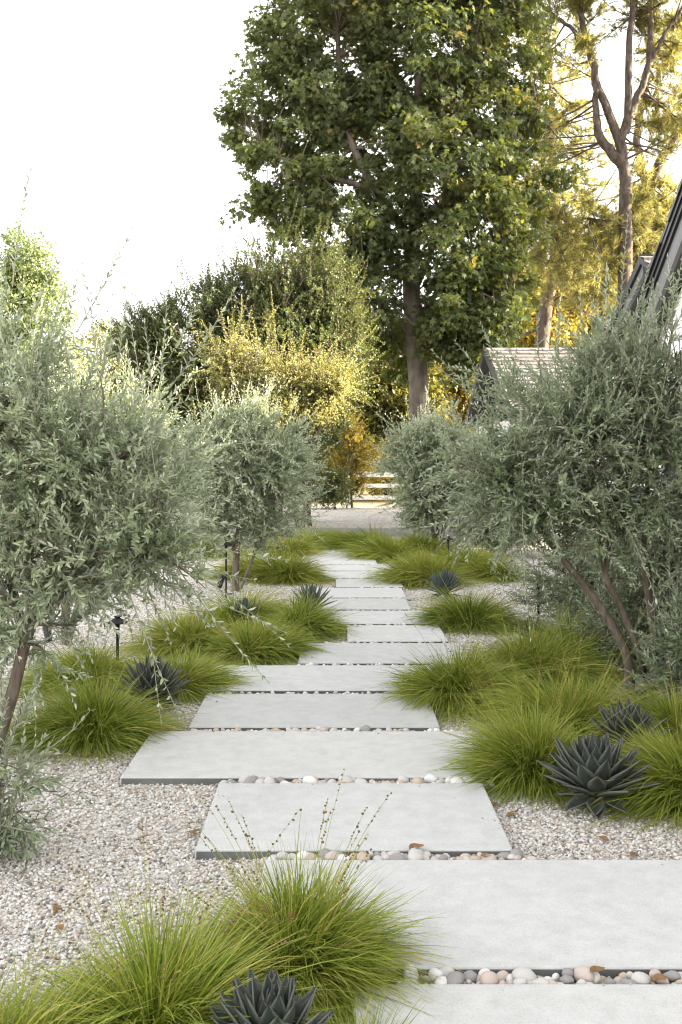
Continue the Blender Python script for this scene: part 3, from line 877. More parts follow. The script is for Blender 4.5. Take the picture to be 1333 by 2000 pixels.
# third left, by the path light
Y = 12.1
r2 = olive_root(P(462, 1155, Y) * A(1, 1, 0), 'round olive tree left of the path with twin stems beside a path light')
olive_like(r2, [[(*(P(460, 1155, Y) * A(1, 1, 0)), .05), (*P(462, 1090, Y), .04), (*P(470, 1000, Y), .03), (*P(480, 880, Y), .015)],
                [(*P(470, 1150, Y - .05), .02), (*P(497, 1080, Y - .1), .018), (*P(505, 1000, Y - .1), .012), (*P(540, 900, Y), .008)],
                [(*P(460, 1080, Y), .03), (*P(430, 1000, Y), .02), (*P(400, 900, Y), .01)]],
           [(P(490, 905, Y), (.84, .8, .8)), (P(525, 975, Y), (.66, .6, .45)), (P(450, 870, Y), (.6, .6, .55)), (P(480, 1035, Y), (.6, .5, .22)), (P(420, 960, Y), (.5, .5, .5))], 270, 2700, leaf=(.056, .016), sh_len=(.15, .36), nodes=11, tint0=.12, up=.45,
           wands=[(P(a, b, Y), P(c, d, Y)) for a, b, c, d in ((420, 800, 405, 740), (450, 780, 455, 735), (520, 790, 530, 745), (590, 880, 640, 845), (600, 940, 640, 900), (560, 820, 590, 770), (480, 790, 490, 740))])

# near right, multi stemmed
Y = 6.5
b0 = P(1225, 1375, Y) * A(1, 1, 0)
r3 = olive_root(b0, 'big dark multi-stemmed olive tree at the right in front of the house')
stems = [[(*b0, .048), (*P(1228, 1290, Y), .032), (*P(1180, 1195, Y), .028), (*P(1110, 1105, Y), .021), (*P(1060, 1040, Y - .1), .016), (*P(1010, 960, Y - .1), .009)],
         [(*(b0 + A(.05, 0, 0)), .038), (*P(1262, 1320, Y), .027), (*P(1215, 1190, Y), .023), (*P(1182, 1120, Y), .019), (*P(1170, 1000, Y), .014), (*P(1160, 880, Y), .008)],
         [(*P(1275, 1330, Y + .1), .035), (*P(1285, 1300, Y + .1), .03), (*P(1270, 1180, Y + .1), .026), (*P(1258, 1080, Y + .1), .02), (*P(1270, 900, Y), .01)],
         [(*P(1182, 1125, Y), .018), (*P(1190, 1060, Y), .016), (*P(1182, 990, Y), .01)],
         [(*P(1290, 1330, Y + .1), .02), (*P(1296, 1270, Y + .1), .014), (*P(1330, 1100, Y), .01), (*P(1360, 900, Y), .008)],
         [(*P(1230, 1370, Y), .05), (*P(1275, 1340, Y + .05), .045), (*P(1340, 1290, Y + .1), .03), (*P(1420, 1150, Y), .012)]]
lobes = [(P(955, 810, Y + .1), (.2, .25, .2)), (P(1080, 890, Y), (.62, .55, .52)), (P(1250, 850, Y), (.62, .6, .72)), (P(970, 930, Y - .1), (.35, .4, .36)), (P(1360, 900, Y), (.5, .55, .8)), (P(1180, 1020, Y - .1), (.55, .4, .25)), (P(1120, 790, Y + .1), (.6, .5, .3)), (P(1300, 690, Y), (.33, .4, .36)), (P(1200, 700, Y), (.22, .3, .3)), (P(920, 870, Y), (.2, .25, .25)), (P(1325, 640, Y), (.2, .3, .28)), (P(1020, 1010, Y - .1), (.3, .3, .2))]
W = []
for a, b in [((1200, 720), (1228, 440)), ((1205, 640), (1165, 530)), ((1210, 600), (1265, 540)), ((1090, 760), (1090, 600)), ((980, 800), (905, 660)), ((960, 800), (840, 690)), ((1000, 780), (945, 620)), ((1150, 720), (1130, 590)),
             ((1060, 760), (1040, 610)), ((1280, 680), (1330, 560)), ((900, 900), (860, 960)), ((960, 940), (850, 1040)), ((1050, 950), (900, 1090)), ((1300, 650), (1310, 530)), ((1230, 900), (1150, 1050)), ((1300, 950), (1240, 1150)),
             ((1180, 850), (1020, 900)), ((1130, 900), (960, 1020)), ((1250, 800), (1040, 870)), ((1320, 880), (1250, 1020)), ((1290, 700), (1275, 560)), ((1240, 680), (1205, 590)), ((1310, 640), (1340, 480)), ((1180, 720), (1175, 610)), ((1110, 760), (1150, 640)), ((1020, 780), (1000, 680))]:
    W.append((P(*a, Y + rng.uniform(-.1, .2)), P(*b, Y - rng.uniform(.0, .45))))
olive_like(r3, stems, lobes, 320, 2000, leaf=(.058, .0145), sh_len=(.16, .42), nodes=15, wands=W, tint0=-.12)  # lowered tint puts the shade of the crown into the leaf colour

# low olive growth behind and beside the right tree
Y = 9.3
p = A(2.35, Y, 0)
r4 = olive_root(p, 'low dark olive bush behind the path light at the right', None, 'olive_bush', 'bush')
olive_like(r4, [[(*p, .03), (*(p + A(0, 0, .3)), .02), (*(p + A(.05, 0, .7)), .01)]], [(P(1120, 1165, Y), (.55, .5, .45)), (P(1240, 1150, Y), (.55, .5, .5))], 110, 950, leaf=(.055, .0145), nodes=11, tint0=-.18, names=('stems', 'foliage'))  # darker tint stands in for the shade inside the bush
Y = 7.7
p = A(2.4, Y, 0)
r7 = olive_root(p, 'dark leafy olive growth along the house wall behind the multi-stemmed olive', None, 'olive_bush', 'bush')
olive_like(r7, [[(*p, .03), (*(p + A(0, 0, .3)), .02), (*(p + A(.05, 0, .8)), .01)]], [(P(1255, 1180, Y), (.36, .4, .55)), (P(1190, 1270, Y), (.3, .4, .3)), (P(1330, 1130, Y), (.25, .4, .7))], 90, 900, leaf=(.062, .0155), nodes=11, tint0=-.2, names=('stems', 'foliage'))  # tint lowered, painting shade into the leaves
Y = 6.1
p = A(2.3, Y, 0)
r5 = olive_root(p, 'low leafy olive suckers at the foot of the big right olive', None, 'olive_bush', 'bush')
olive_like(r5, [[(*p, .02), (*(p + A(-.05, 0, .2)), .012), (*(p + A(-.1, 0, .4)), .006)]], [(P(1300, 1330, Y), (.28, .3, .28)), (P(1370, 1250, Y), (.3, .3, .4))], 60, 420, leaf=(.055, .0135), nodes=11, tint0=-.2, sh_len=(.12, .28), names=('stems', 'foliage'))  # shade under the big olive is put into the leaf tint

# far right by the path
Y = 17.0
b0 = P(850, 1080, Y) * A(1, 1, 0)
r6 = olive_root(b0, 'farther olive tree right of the path, rounded grey crown on thin splayed stems')
olive_like(r6, [[(*b0, .045), (*P(845, 1030, Y), .03), (*P(830, 960, Y), .02), (*P(810, 870, Y), .01)], [(*(b0 + A(.06, 0, 0)), .04), (*P(870, 1020, Y), .03), (*P(890, 940, Y), .012)], [(*b0, .03), (*P(858, 1000, Y), .025), (*P(855, 880, Y), .012)]],
           [(P(845, 910, Y), (.85, .8, .9)), (P(830, 960, Y), (.85, .7, .5)), (P(900, 880, Y), (.7, .7, .75)), (P(850, 1005, Y), (.8, .6, .3)), (P(800, 900, Y), (.5, .5, .6))], 270, 3100, leaf=(.06, .019), sh_len=(.16, .4), nodes=10, tint0=.12, up=.45,
           wands=[(P(a, b, Y), P(c, d, Y)) for a, b, c, d in ((790, 850, 730, 805), (770, 880, 725, 870), (800, 820, 790, 770), (840, 800, 830, 755))])

Y = 16.4
p = P(965, 1085, Y) * A(1, 1, 0)
r8 = olive_root(p, 'low olive bush between the farther right olive and the big multi-stemmed one', None, 'olive_bush', 'bush')
olive_like(r8, [[(*p, .03), (*(p + A(0, 0, .3)), .02), (*(p + A(.05, 0, .7)), .01)]], [(P(970, 1020, Y), (.75, .6, .45)), (P(1050, 1000, Y), (.6, .6, .6)), (P(920, 1040, Y), (.4, .5, .3))], 110, 1100, leaf=(.06, .018), nodes=10, tint0=0, names=('stems', 'foliage'))

# ------------------------------------------------------------------ big shrub, golden shrub, sycamore, pines and the trees beyond
Y = 23.0
p = A(-2.2, Y, .16)
s0 = empty('evergreen_shrub', tuple(p), 'huge dark evergreen shrub with arching sprays left of the sycamore', 'shrub')
st = [[(-2.2 + dx, Y, .1, .10), (-2.2 + 2 * dx, Y + .2, 2.0, .07), (-2.2 + 3.2 * dx, Y, 4.2, .03)] for dx in (-.6, -.2, .25, .6)]
lobes = [(P(470, 690, Y), (2.3, 2.0, 1.9)), (P(570, 610, Y), (1.35, 1.6, 1.4)), (P(340, 700, Y), (1.3, 1.6, 1.3)), (P(620, 760, Y), (1.1, 1.4, 1.6)), (P(450, 860, Y), (2.6, 1.8, 1.5)), (P(260, 740, Y), (.7, 1, 1.2)), (P(480, 580, Y), (1.2, 1.3, .9)), (P(650, 640, Y), (.7, 1, 1.1)), (P(585, 525, Y - .3), (1.3, 1.2, 1.0)), (P(650, 560, Y - .3), (.8, 1.0, .8)), (P(530, 510, Y - .2), (.7, .9, .6)), (P(390, 600, Y), (.9, 1.1, .7)), (P(275, 665, Y), (.9, 1.0, .95)), (P(500, 520, Y), (.8, 1, .6)), (P(690, 700, Y), (.6, .9, 1.2))]
W = []
for a, b in [((560, 520), (545, 430)), ((600, 520), (625, 420)), ((520, 520), (525, 425)), ((580, 510), (585, 440)), ((630, 540), (670, 430)), ((490, 540), (470, 470)), ((540, 540), (575, 390)), ((610, 560), (640, 450)), ((380, 580), (350, 480)), ((430, 560), (420, 480)), ((340, 600), (330, 530)),
             ((460, 560), (440, 500)), ((640, 560), (690, 530)), ((660, 600), (710, 560)), ((300, 630), (270, 580)), ((250, 660), (200, 620)), ((680, 640), (720, 600)), ((410, 590), (400, 500))]:
    W += [(P(*a, Y - rng.uniform(0, .6)), P(b[0] + rng.uniform(-8, 8), b[1] + rng.uniform(-5, 15), Y - rng.uniform(0, .6)))]
olive_like(s0, st, lobes, 1100, 14500, leaf=(.07, .04), sh_len=(.2, .6), nodes=10, wands=W, mats=('shrub', 'wood', 'wood'), tpl=DIAM, up=.6, br_r=.03, ang=.9, names=('stems', 'foliage'), twig_w=1.6, inner=.35)

Y = 19.6
p = A(-1.1, Y, 0)
s1 = empty('golden_shrub', tuple(p), 'shrub with sunlit golden leaves in front of the dark shrub', 'shrub')
st = [[(-1.1 + dx, Y, 0, .05), (-1.1 + 1.5 * dx, Y, 1.4, .04), (-1.1 + 2.2 * dx, Y, 2.7, .02)] for dx in (-.4, 0, .4)]
lobes = [(P(570, 735, Y), (.85, .7, .42)), (P(440, 690, Y), (.36, .5, .55)), (P(655, 745, Y), (.4, .6, .3)), (P(520, 690, Y), (.35, .5, .25)), (P(560, 800, Y), (.7, .6, .4))]
W = [(P(*a, Y), P(*b, Y)) for a, b in [((640, 740), (725, 640)), ((660, 760), (735, 700)), ((550, 700), (555, 640)), ((440, 660), (430, 600)), ((480, 660), (490, 610)), ((510, 650), (540, 600)), ((580, 710), (600, 640)), ((420, 680), (400, 620)), ((620, 720), (660, 650)), ((540, 690), (530, 560)), ((470, 640), (480, 570))]]
olive_like(s1, st, lobes, 220, 1900, leaf=(.055, .034), sh_len=(.25, .7), nodes=11, wands=W, mats=('gold', 'wood', 'wood'), tpl=DIAM, up=.5, br_r=.02, ang=.9, names=('stems', 'foliage'), twig_w=1.4, inner=.3)

Y = 21.2
p = A(-.35, Y, .16)
s5 = empty('evergreen_shrub', tuple(p), 'loose dark green shrub below and right of the golden shrub', 'shrub')
olive_like(s5, [[(-.35 + dx, Y, .1, .05), (-.35 + 1.5 * dx, Y, 1.2, .04), (-.35 + 2.2 * dx, Y, 2.4, .02)] for dx in (-.75, -.45, -.2)], [(P(560, 890, Y), (.75, .8, 1.0)), (P(610, 800, Y), (.55, .7, .6)), (P(500, 900, Y), (.8, .8, .9)), (P(655, 760, Y), (.4, .5, .45))], 200, 2300, leaf=(.07, .04), sh_len=(.2, .6), nodes=10, mats=('shrub', 'wood', 'wood'), tpl=DIAM, up=.4, br_r=.02, ang=.9, names=('stems', 'foliage'), twig_w=1.4, inner=.3, tint0=.08)

Y = 30.4
p = P(688, 990, Y); p[2] = .16
s2 = empty('golden_sapling', tuple(p), 'small sunlit yellow sapling in front of the white fence', 'sapling')
olive_like(s2, [[(*p, .04), (*P(686, 950, Y), .03), (*P(684, 890, Y), .02), (*P(682, 840, Y), .01)]], [(P(690, 885, Y), (.68, .5, .55)), (P(675, 935, Y), (.75, .6, .35)), (P(685, 845, Y), (.35, .3, .45))], 80, 620, leaf=(.075, .045), sh_len=(.2, .5), nodes=9, mats=('autumn', 'wood', 'wood'), tpl=DIAM, up=.6, br_r=.015, ang=.9, twig_w=1.4)
p = P(655, 1000, 29.5); p[2] = .16
s3 = empty('low_shrub', tuple(p), 'low dark green shrub against the fence left of the yellow sapling', 'shrub')
olive_like(s3, [[(*p, .03), (*(p + A(0, 0, .5)), .02), (*(p + A(.1, 0, 1)), .01)]], [(p + A(-.2, 0, .55), (.7, .6, .6)), (p + A(.3, .2, .4), (.6, .5, .4)), (p + A(-.9, .2, .7), (.8, .6, .8))], 60, 500, leaf=(.07, .04), sh_len=(.2, .5), nodes=9, mats=('shrub', 'wood', 'wood'), tpl=DIAM, up=.5, br_r=.015, ang=.9, twig_w=1.4, names=('stems', 'foliage'))

# sycamore
Y = 26.5
b0 = P(825, 985, Y); b0[2] = .14
sy = empty('sycamore_tree', tuple(b0), 'tall broad sycamore with a pale mottled trunk towering over the drive', 'tree')
stems = [[(*b0, .33), (*P(820, 800, Y), .28), (*P(815, 690, Y), .26), (*P(803, 560, Y), .24), (*P(808, 470, Y), .19), (*P(815, 330, Y), .15), (*P(820, 150, Y), .11), (*P(812, -100, Y), .07), (*P(805, -400, Y), .03)],
         [(*P(806, 500, Y), .15), (*P(780, 440, Y), .13), (*P(715, 345, Y - .3), .11), (*P(675, 230, Y - .3), .09), (*P(660, 100, Y), .07), (*P(668, -60, Y), .05), (*P(660, -250, Y), .02)],
         [(*P(730, 370, Y - .3), .08), (*P(620, 340, Y - .6), .06), (*P(540, 300, Y - .7), .03), (*P(480, 260, Y - .6), .015)],
         [(*P(812, 560, Y), .12), (*P(860, 440, Y - .5), .09), (*P(890, 250, Y - .5), .07), (*P(930, 80, Y), .05), (*P(950, -150, Y), .02)],
         [(*P(808, 620, Y), .10), (*P(880, 575, Y - .8), .07), (*P(960, 520, Y - 1), .04), (*P(1010, 470, Y - 1), .015)],
         [(*P(830, 300, Y), .08), (*P(950, 250, Y), .05), (*P(1060, 240, Y), .03), (*P(1110, 300, Y), .012)],
         [(*P(700, 300, Y - .3), .06), (*P(620, 180, Y), .05), (*P(560, 100, Y), .03), (*P(510, 20, Y), .015)],
         [(*P(805, 600, Y), .07), (*P(740, 580, Y - .6), .05), (*P(700, 540, Y - .8), .02)]]
def E(px, py, rx, ry, dz=0, Y=Y, dep=1.0):
    return (P(px, py, Y + dz), (rx / F * Y, rx / F * Y * dep, ry / F * Y))
lobes = [E(640, 130, 130, 170), E(552, 210, 112, 110), E(560, 70, 70, 80), E(560, 330, 95, 85, -.5), E(680, 420, 120, 110, -.8), E(840, 120, 160, 170), E(960, 90, 120, 150), E(885, 330, 130, 130, -1), E(930, 470, 110, 110, -1.2),
         E(925, 600, 105, 110, -1), E(700, 590, 70, 80, -1), E(640, 470, 90, 70, -.8), E(920, 690, 90, 55, -.5), E(970, 400, 90, 90, -.5), E(905, 650, 85, 65, -.8), E(970, 560, 65, 90, -1), E(740, 640, 50, 60, .5),  E(975, 230, 85, 110), E(1085, 310, 30, 60), E(1060, 210, 40, 40), E(760, -120, 260, 150), E(950, -100, 150, 150), E(980, 560, 55, 60, -1), E(492, 235, 52, 45), E(745, 560, 42, 90, -.6), E(740, 480, 60, 60, 0), E(735, 650, 55, 65, .6), E(560, 400, 70, 55, -.4), E(1010, 430, 45, 90, -.6), E(880, 500, 70, 80, -1.2), E(505, 400, 45, 35, -.4), E(720, 260, 120, 120, .6), E(900, 640, 100, 50, 1.5), E(780, 690, 60, 60, 2)]
clump_tree(sy, stems, lobes, 1480, 70, .44, (.15, .15), MAPLE, ('syc', 'syc_bark'), wob=.02, br_r=.035, hang=.55, lo=.45)

# pines
def pine(root, stems, lobes, nbr, tufts, mat='pine', nl=.23, dead=0):
    parts, pts = stem_tubes(stems, 9, 20, .02)
    att = np.concatenate([q[5:] for q in pts])
    tgt, cen = in_lobes(lobes, nbr, .2, 1)
    ai = (((tgt[:, None] - att[None, :, :3]) ** 2).sum(-1) * rng.uniform(.6, 1.6, (nbr, len(att)))).argmin(1)
    st_ = att[ai, :3]; ln = np.linalg.norm(tgt - st_, axis=1)
    br = arcs(st_, tgt, rng.normal(size=(nbr, 3)) * .1 * ln[:, None] + A(0, 0, -.05) * ln[:, None], 7)
    parts.append(tubes(br, np.linspace(1, .3, 7)[None] * np.minimum(.04 * rng.uniform(.5, 1.1, nbr), att[ai, 3] * .6)[:, None], 5))
    bi = rng.integers(0, nbr, nbr * tufts)
    t = rng.uniform(.35, 1, nbr * tufts) * 5.999; i0 = t.astype(int); f = (t - i0)[:, None]
    s = br[bi, i0] * (1 - f) + br[bi, i0 + 1] * f
    d = nrm(nrm(br[bi, i0 + 1] - br[bi, i0]) * .5 + rng.normal(size=s.shape) * .6 + A(0, 0, .25))
    L = rng.uniform(.2, .6, len(s))
    e = s + d * L[:, None]
    parts.append(tubes(np.stack([s, (s + e) / 2 + rng.normal(size=s.shape) * .03, e], 1), np.repeat([[.008, .006, .003]], len(s), 0), 3))
    co, q = join_tubes(parts)
    adopt(raw_mesh('trunk', co, q, M['pine_bark'], smooth=True), root)
    per = 26
    k = np.repeat(np.arange(len(s)), per)
    u = rng.uniform(.25, 1.0, (len(k), 1))
    pos = s[k] * (1 - u) + e[k] * u
    dd = nrm(d[k] * .75 + rng.normal(size=(len(k), 3)) * .55)
    adopt(leaves('crown', pos, dd, rnd_dir(len(k)), nl * rng.uniform(.7, 1.2, len(k)), np.full(len(k), .02), np.clip(rng.beta(2, 2, len(k)), 0, 1), NEEDLE, M[mat]), root)

Y = 31.0
b0 = P(1222, 985, Y); b0[2] = .15
p1 = empty('pine_tree', tuple(b0), 'tall pine forking into several bare upright limbs behind the house roof', 'tree', 'pine trees beyond the house')
stems = [[(*b0, .30), (*P(1222, 520, Y), .22), (*P(1224, 400, Y), .2), (*P(1216, 310, Y), .17), (*P(1212, 270, Y), .17), (*P(1226, 230, Y), .14), (*P(1228, 100, Y), .10), (*P(1236, 0, Y), .09), (*P(1240, -200, Y), .05)],
         [(*P(1216, 320, Y), .2), (*P(1195, 300, Y), .16), (*P(1170, 260, Y), .13), (*P(1164, 200, Y), .1), (*P(1160, 140, Y), .07)],
         [(*P(1214, 290, Y), .16), (*P(1200, 250, Y), .14), (*P(1165, 160, Y), .12), (*P(1150, 90, Y), .105), (*P(1128, 0, Y), .09), (*P(1100, -120, Y), .05)],
         [(*P(1222, 260, Y), .14), (*P(1245, 190, Y), .12), (*P(1265, 140, Y), .10), (*P(1272, 60, Y), .085), (*P(1272, -50, Y), .07)],
         [(*P(1150, 85, Y), .07), (*P(1110, 50, Y), .06), (*P(1060, 10, Y), .05), (*P(1030, -40, Y), .03)],
         [(*P(1250, 180, Y), .08), (*P(1290, 80, Y), .06), (*P(1330, 20, Y), .04)],
         [(*P(1218, 440, Y), .08), (*P(1180, 430, Y), .06), (*P(1120, 432, Y), .04), (*P(1060, 470, Y), .02)]]
lobes = [E(1080, 60, 110, 100, 0, Y), E(1180, 40, 80, 80, 1, Y), E(1290, 60, 100, 100, 1, Y), E(1310, 260, 80, 80, 1, Y), E(1130, 420, 110, 60, 0, Y), E(1120, 520, 120, 70, 1, Y), E(1250, 430, 70, 70, 1, Y), E(1200, -100, 200, 120, 0, Y), E(1010, 330, 70, 90, 1, Y)]
pine(p1, stems, lobes, 230, 15)
Y = 34.0
b0 = P(1285, 985, Y); b0[2] = .15
p2 = empty('pine_tree', tuple(b0), 'slimmer pine leaning right beside the roof edge, behind the forked pine', 'tree', 'pine trees beyond the house')
stems = [[(*b0, .3), (*P(1272, 480, Y), .22), (*P(1268, 380, Y), .2), (*P(1290, 320, Y), .18), (*P(1318, 275, Y), .16), (*P(1350, 230, Y), .14), (*P(1400, 100, Y), .08)],
         [(*P(1270, 400, Y), .14), (*P(1245, 270, Y), .13), (*P(1262, 170, Y), .11), (*P(1275, 50, Y), .08)]]
lobes = [E(1290, 420, 80, 60, 0, Y), E(1270, 350, 60, 50, 0, Y), E(1350, 150, 110, 120, 0, Y), E(1310, 480, 90, 70, 0, Y), E(1180, 560, 110, 70, 1, Y), E(1080, 580, 90, 80, 1, Y)]
pine(p2, stems, lobes, 190, 15)
Y = 37.0
b0 = P(1060, 985, Y); b0[2] = .15
p3 = empty('pine_tree', tuple(b0), 'farther pine with broken side branches seen between sycamore and garage roof', 'tree', 'pine trees beyond the house')
stems = [[(*b0, .32), (*P(1058, 700, Y), .28), (*P(1068, 600, Y), .25), (*P(1082, 530, Y), .22), (*P(1090, 440, Y), .18), (*P(1080, 300, Y), .12), (*P(1075, 100, Y), .08)],
         [(*P(1075, 600, Y), .06), (*P(1120, 555, Y), .05), (*P(1180, 580, Y), .03)], [(*P(1062, 640, Y), .06), (*P(1010, 660, Y), .05), (*P(980, 700, Y), .02)], [(*P(1080, 560, Y), .06), (*P(1130, 600, Y), .05), (*P(1190, 640, Y), .025)]]
lobes = [E(1090, 430, 110, 90, 0, Y), E(1060, 300, 90, 90, 0, Y), E(1150, 500, 90, 70, 0, Y), E(1080, 150, 120, 100, 0, Y), E(980, 420, 80, 90, 0, Y), E(1200, 300, 90, 80, 1, Y)]
pine(p3, stems, lobes, 150, 14)

# trees and hedge trees beyond the fence
def far_tree(px, py, rx, ry, Y, label, mat='far', nc=170, per=55, leaf=(.2, .13), name='leafy_tree', tint0=0., cs=.7, cat='tree', lob=None, wood='wood'):
    b_ = P(px, 985, Y); b_[2] = .15
    rt_ = empty(name, tuple(b_), label, cat, 'trees beyond the drive')
    top = P(px, py, Y)
    stems = [[(*b_, .2), (*(b_ * .5 + top * .5), .14), (*top, .05)]]
    lobes = [E(px, py, rx, ry, 0, Y)] + [E(px + a * rx, py + b * ry, c * rx, c * ry, 0, Y) for a, b, c in (lob or [(-.5, .3, .6), (.55, .25, .6), (.1, -.5, .6)])]
    clump_tree(rt_, stems, lobes, nc, per, cs, leaf, DIAM, (mat, wood), br_r=.04, lo=.3, k=10)
far_tree(40, 600, 90, 150, 44, 'pale fresh green tree far off at the left edge of the sky', 'pale_tree', 210, 70, (.20, .10), tint0=.15, cs=.75)
far_tree(190, 760, 110, 120, 48, 'low yellow-green tree far off between the left olives and the dark shrub', 'gold', 170, 60, (.2, .12))
far_tree(760, 760, 100, 140, 38, 'dark leafy tree in the gloom just left of the sycamore trunk', 'far', 240, 60, (.2, .14))
far_tree(640, 820, 110, 130, 40, 'dark leafy tree behind the yellow sapling and fence', 'far', 240, 60, (.2, .14))
far_tree(880, 760, 90, 130, 42, 'yellow lit tree glowing just right of the sycamore trunk', 'autumn', 220, 60, (.2, .14), tint0=.1)
far_tree(1010, 640, 120, 120, 46, 'sunlit yellow tree above the left end of the shingle roof', 'autumn', 240, 60, (.22, .14), tint0=.1)
far_tree(1160, 610, 130, 130, 48, 'sunlit yellow tree above the right end of the shingle roof', 'autumn', 260, 60, (.22, .14), tint0=.15)
far_tree(340, 830, 150, 120, 42, 'dark leafy tree low behind the huge shrub', 'far', 220, 60, (.2, .14))
far_tree(480, 870, 150, 110, 44, 'broad low tree behind the fence, hidden by the third left olive', 'far', 220, 60, (.2, .14))

for px, Y, rx, rz, mt_, lab in ((560, 35.5, 1.8, 1.3, 'shrub', 'dark bush beyond the fence, left of the yellow sapling'), (690, 36.5, 1.6, 1.5, 'far', 'bush in gloom beyond the fence, right behind the yellow sapling'),
                           (790, 35.8, 1.7, 1.2, 'autumn', 'sunlit yellow bush beyond the fence, right of the yellow sapling'), (440, 36.0, 2.0, 1.4, 'gold', 'sunlit bush beyond the fence behind the third left olive'), (900, 37.5, 2.2, 1.8, 'far', 'dark bush beyond the fence under the sycamore')):
    p = P(px, 980, Y); p[2] = .15
    q_ = empty('roadside_bush', tuple(p), lab, 'bush', 'bushes beyond the fence')
    clump_tree(q_, [[(*p, .05), (*(p + A(0, 0, rz * .5)), .04), (*(p + A(.1, 0, rz)), .02)]], [(p + A(0, 0, rz * .7), (rx, 1.2, rz))], 90, 55, .4, (.11, .07), DIAM, (mt_, 'wood'), br_r=.02, lo=.2, k=8)
# one more tree beside the pines, just out of view, whose crown keeps the low sun off the sycamore and the drive
b0 = A(13.2, 27.0, .15)
p4 = empty('leafy_tree', tuple(b0), 'big dense tree beyond the roof ridge, outside the view, shading the sycamore', 'tree')
clump_tree(p4, [[(*b0, .34), (*(b0 + A(.1, 0, 6)), .25), (*(b0 + A(0, .2, 12)), .15), (*(b0 + A(.1, 0, 18)), .05)]], [(b0 + A(0, .2, 6.5), (2.5, 4.2, 3.6)), (b0 + A(0, 0, 11.5), (2.5, 4.6, 3.8)), (b0 + A(0, .3, 16.5), (2.2, 4.0, 3.2))], 290, 55, .75, (.3, .24), DIAM, ('far', 'wood'), br_r=.05, lo=.2)
# unseen hedge, added to keep the low sun off the drive
b_ = A(9.5, 26.9, .16)
rt_ = empty('shade_hedge', tuple(b_), 'unseen leafy hedging added behind the outbuilding to shade the gravel drive', 'shade_hedge')
clump_tree(rt_, [[(*(b_ + A(0, dy, 0)), .08), (*(b_ + A(0, dy, 1.5)), .05), (*(b_ + A(0, dy, 3)), .02)] for dy in (-2.4, 0, 2.4)], [(b_ + A(0, dy, 1.7), (1.2, 1.3, 1.9)) for dy in (-2.6, -1.3, 0, 1.3, 2.4)], 200, 45, .5, (.2, .13), DIAM, ('far', 'wood'), br_r=.03, lo=.2, k=9)

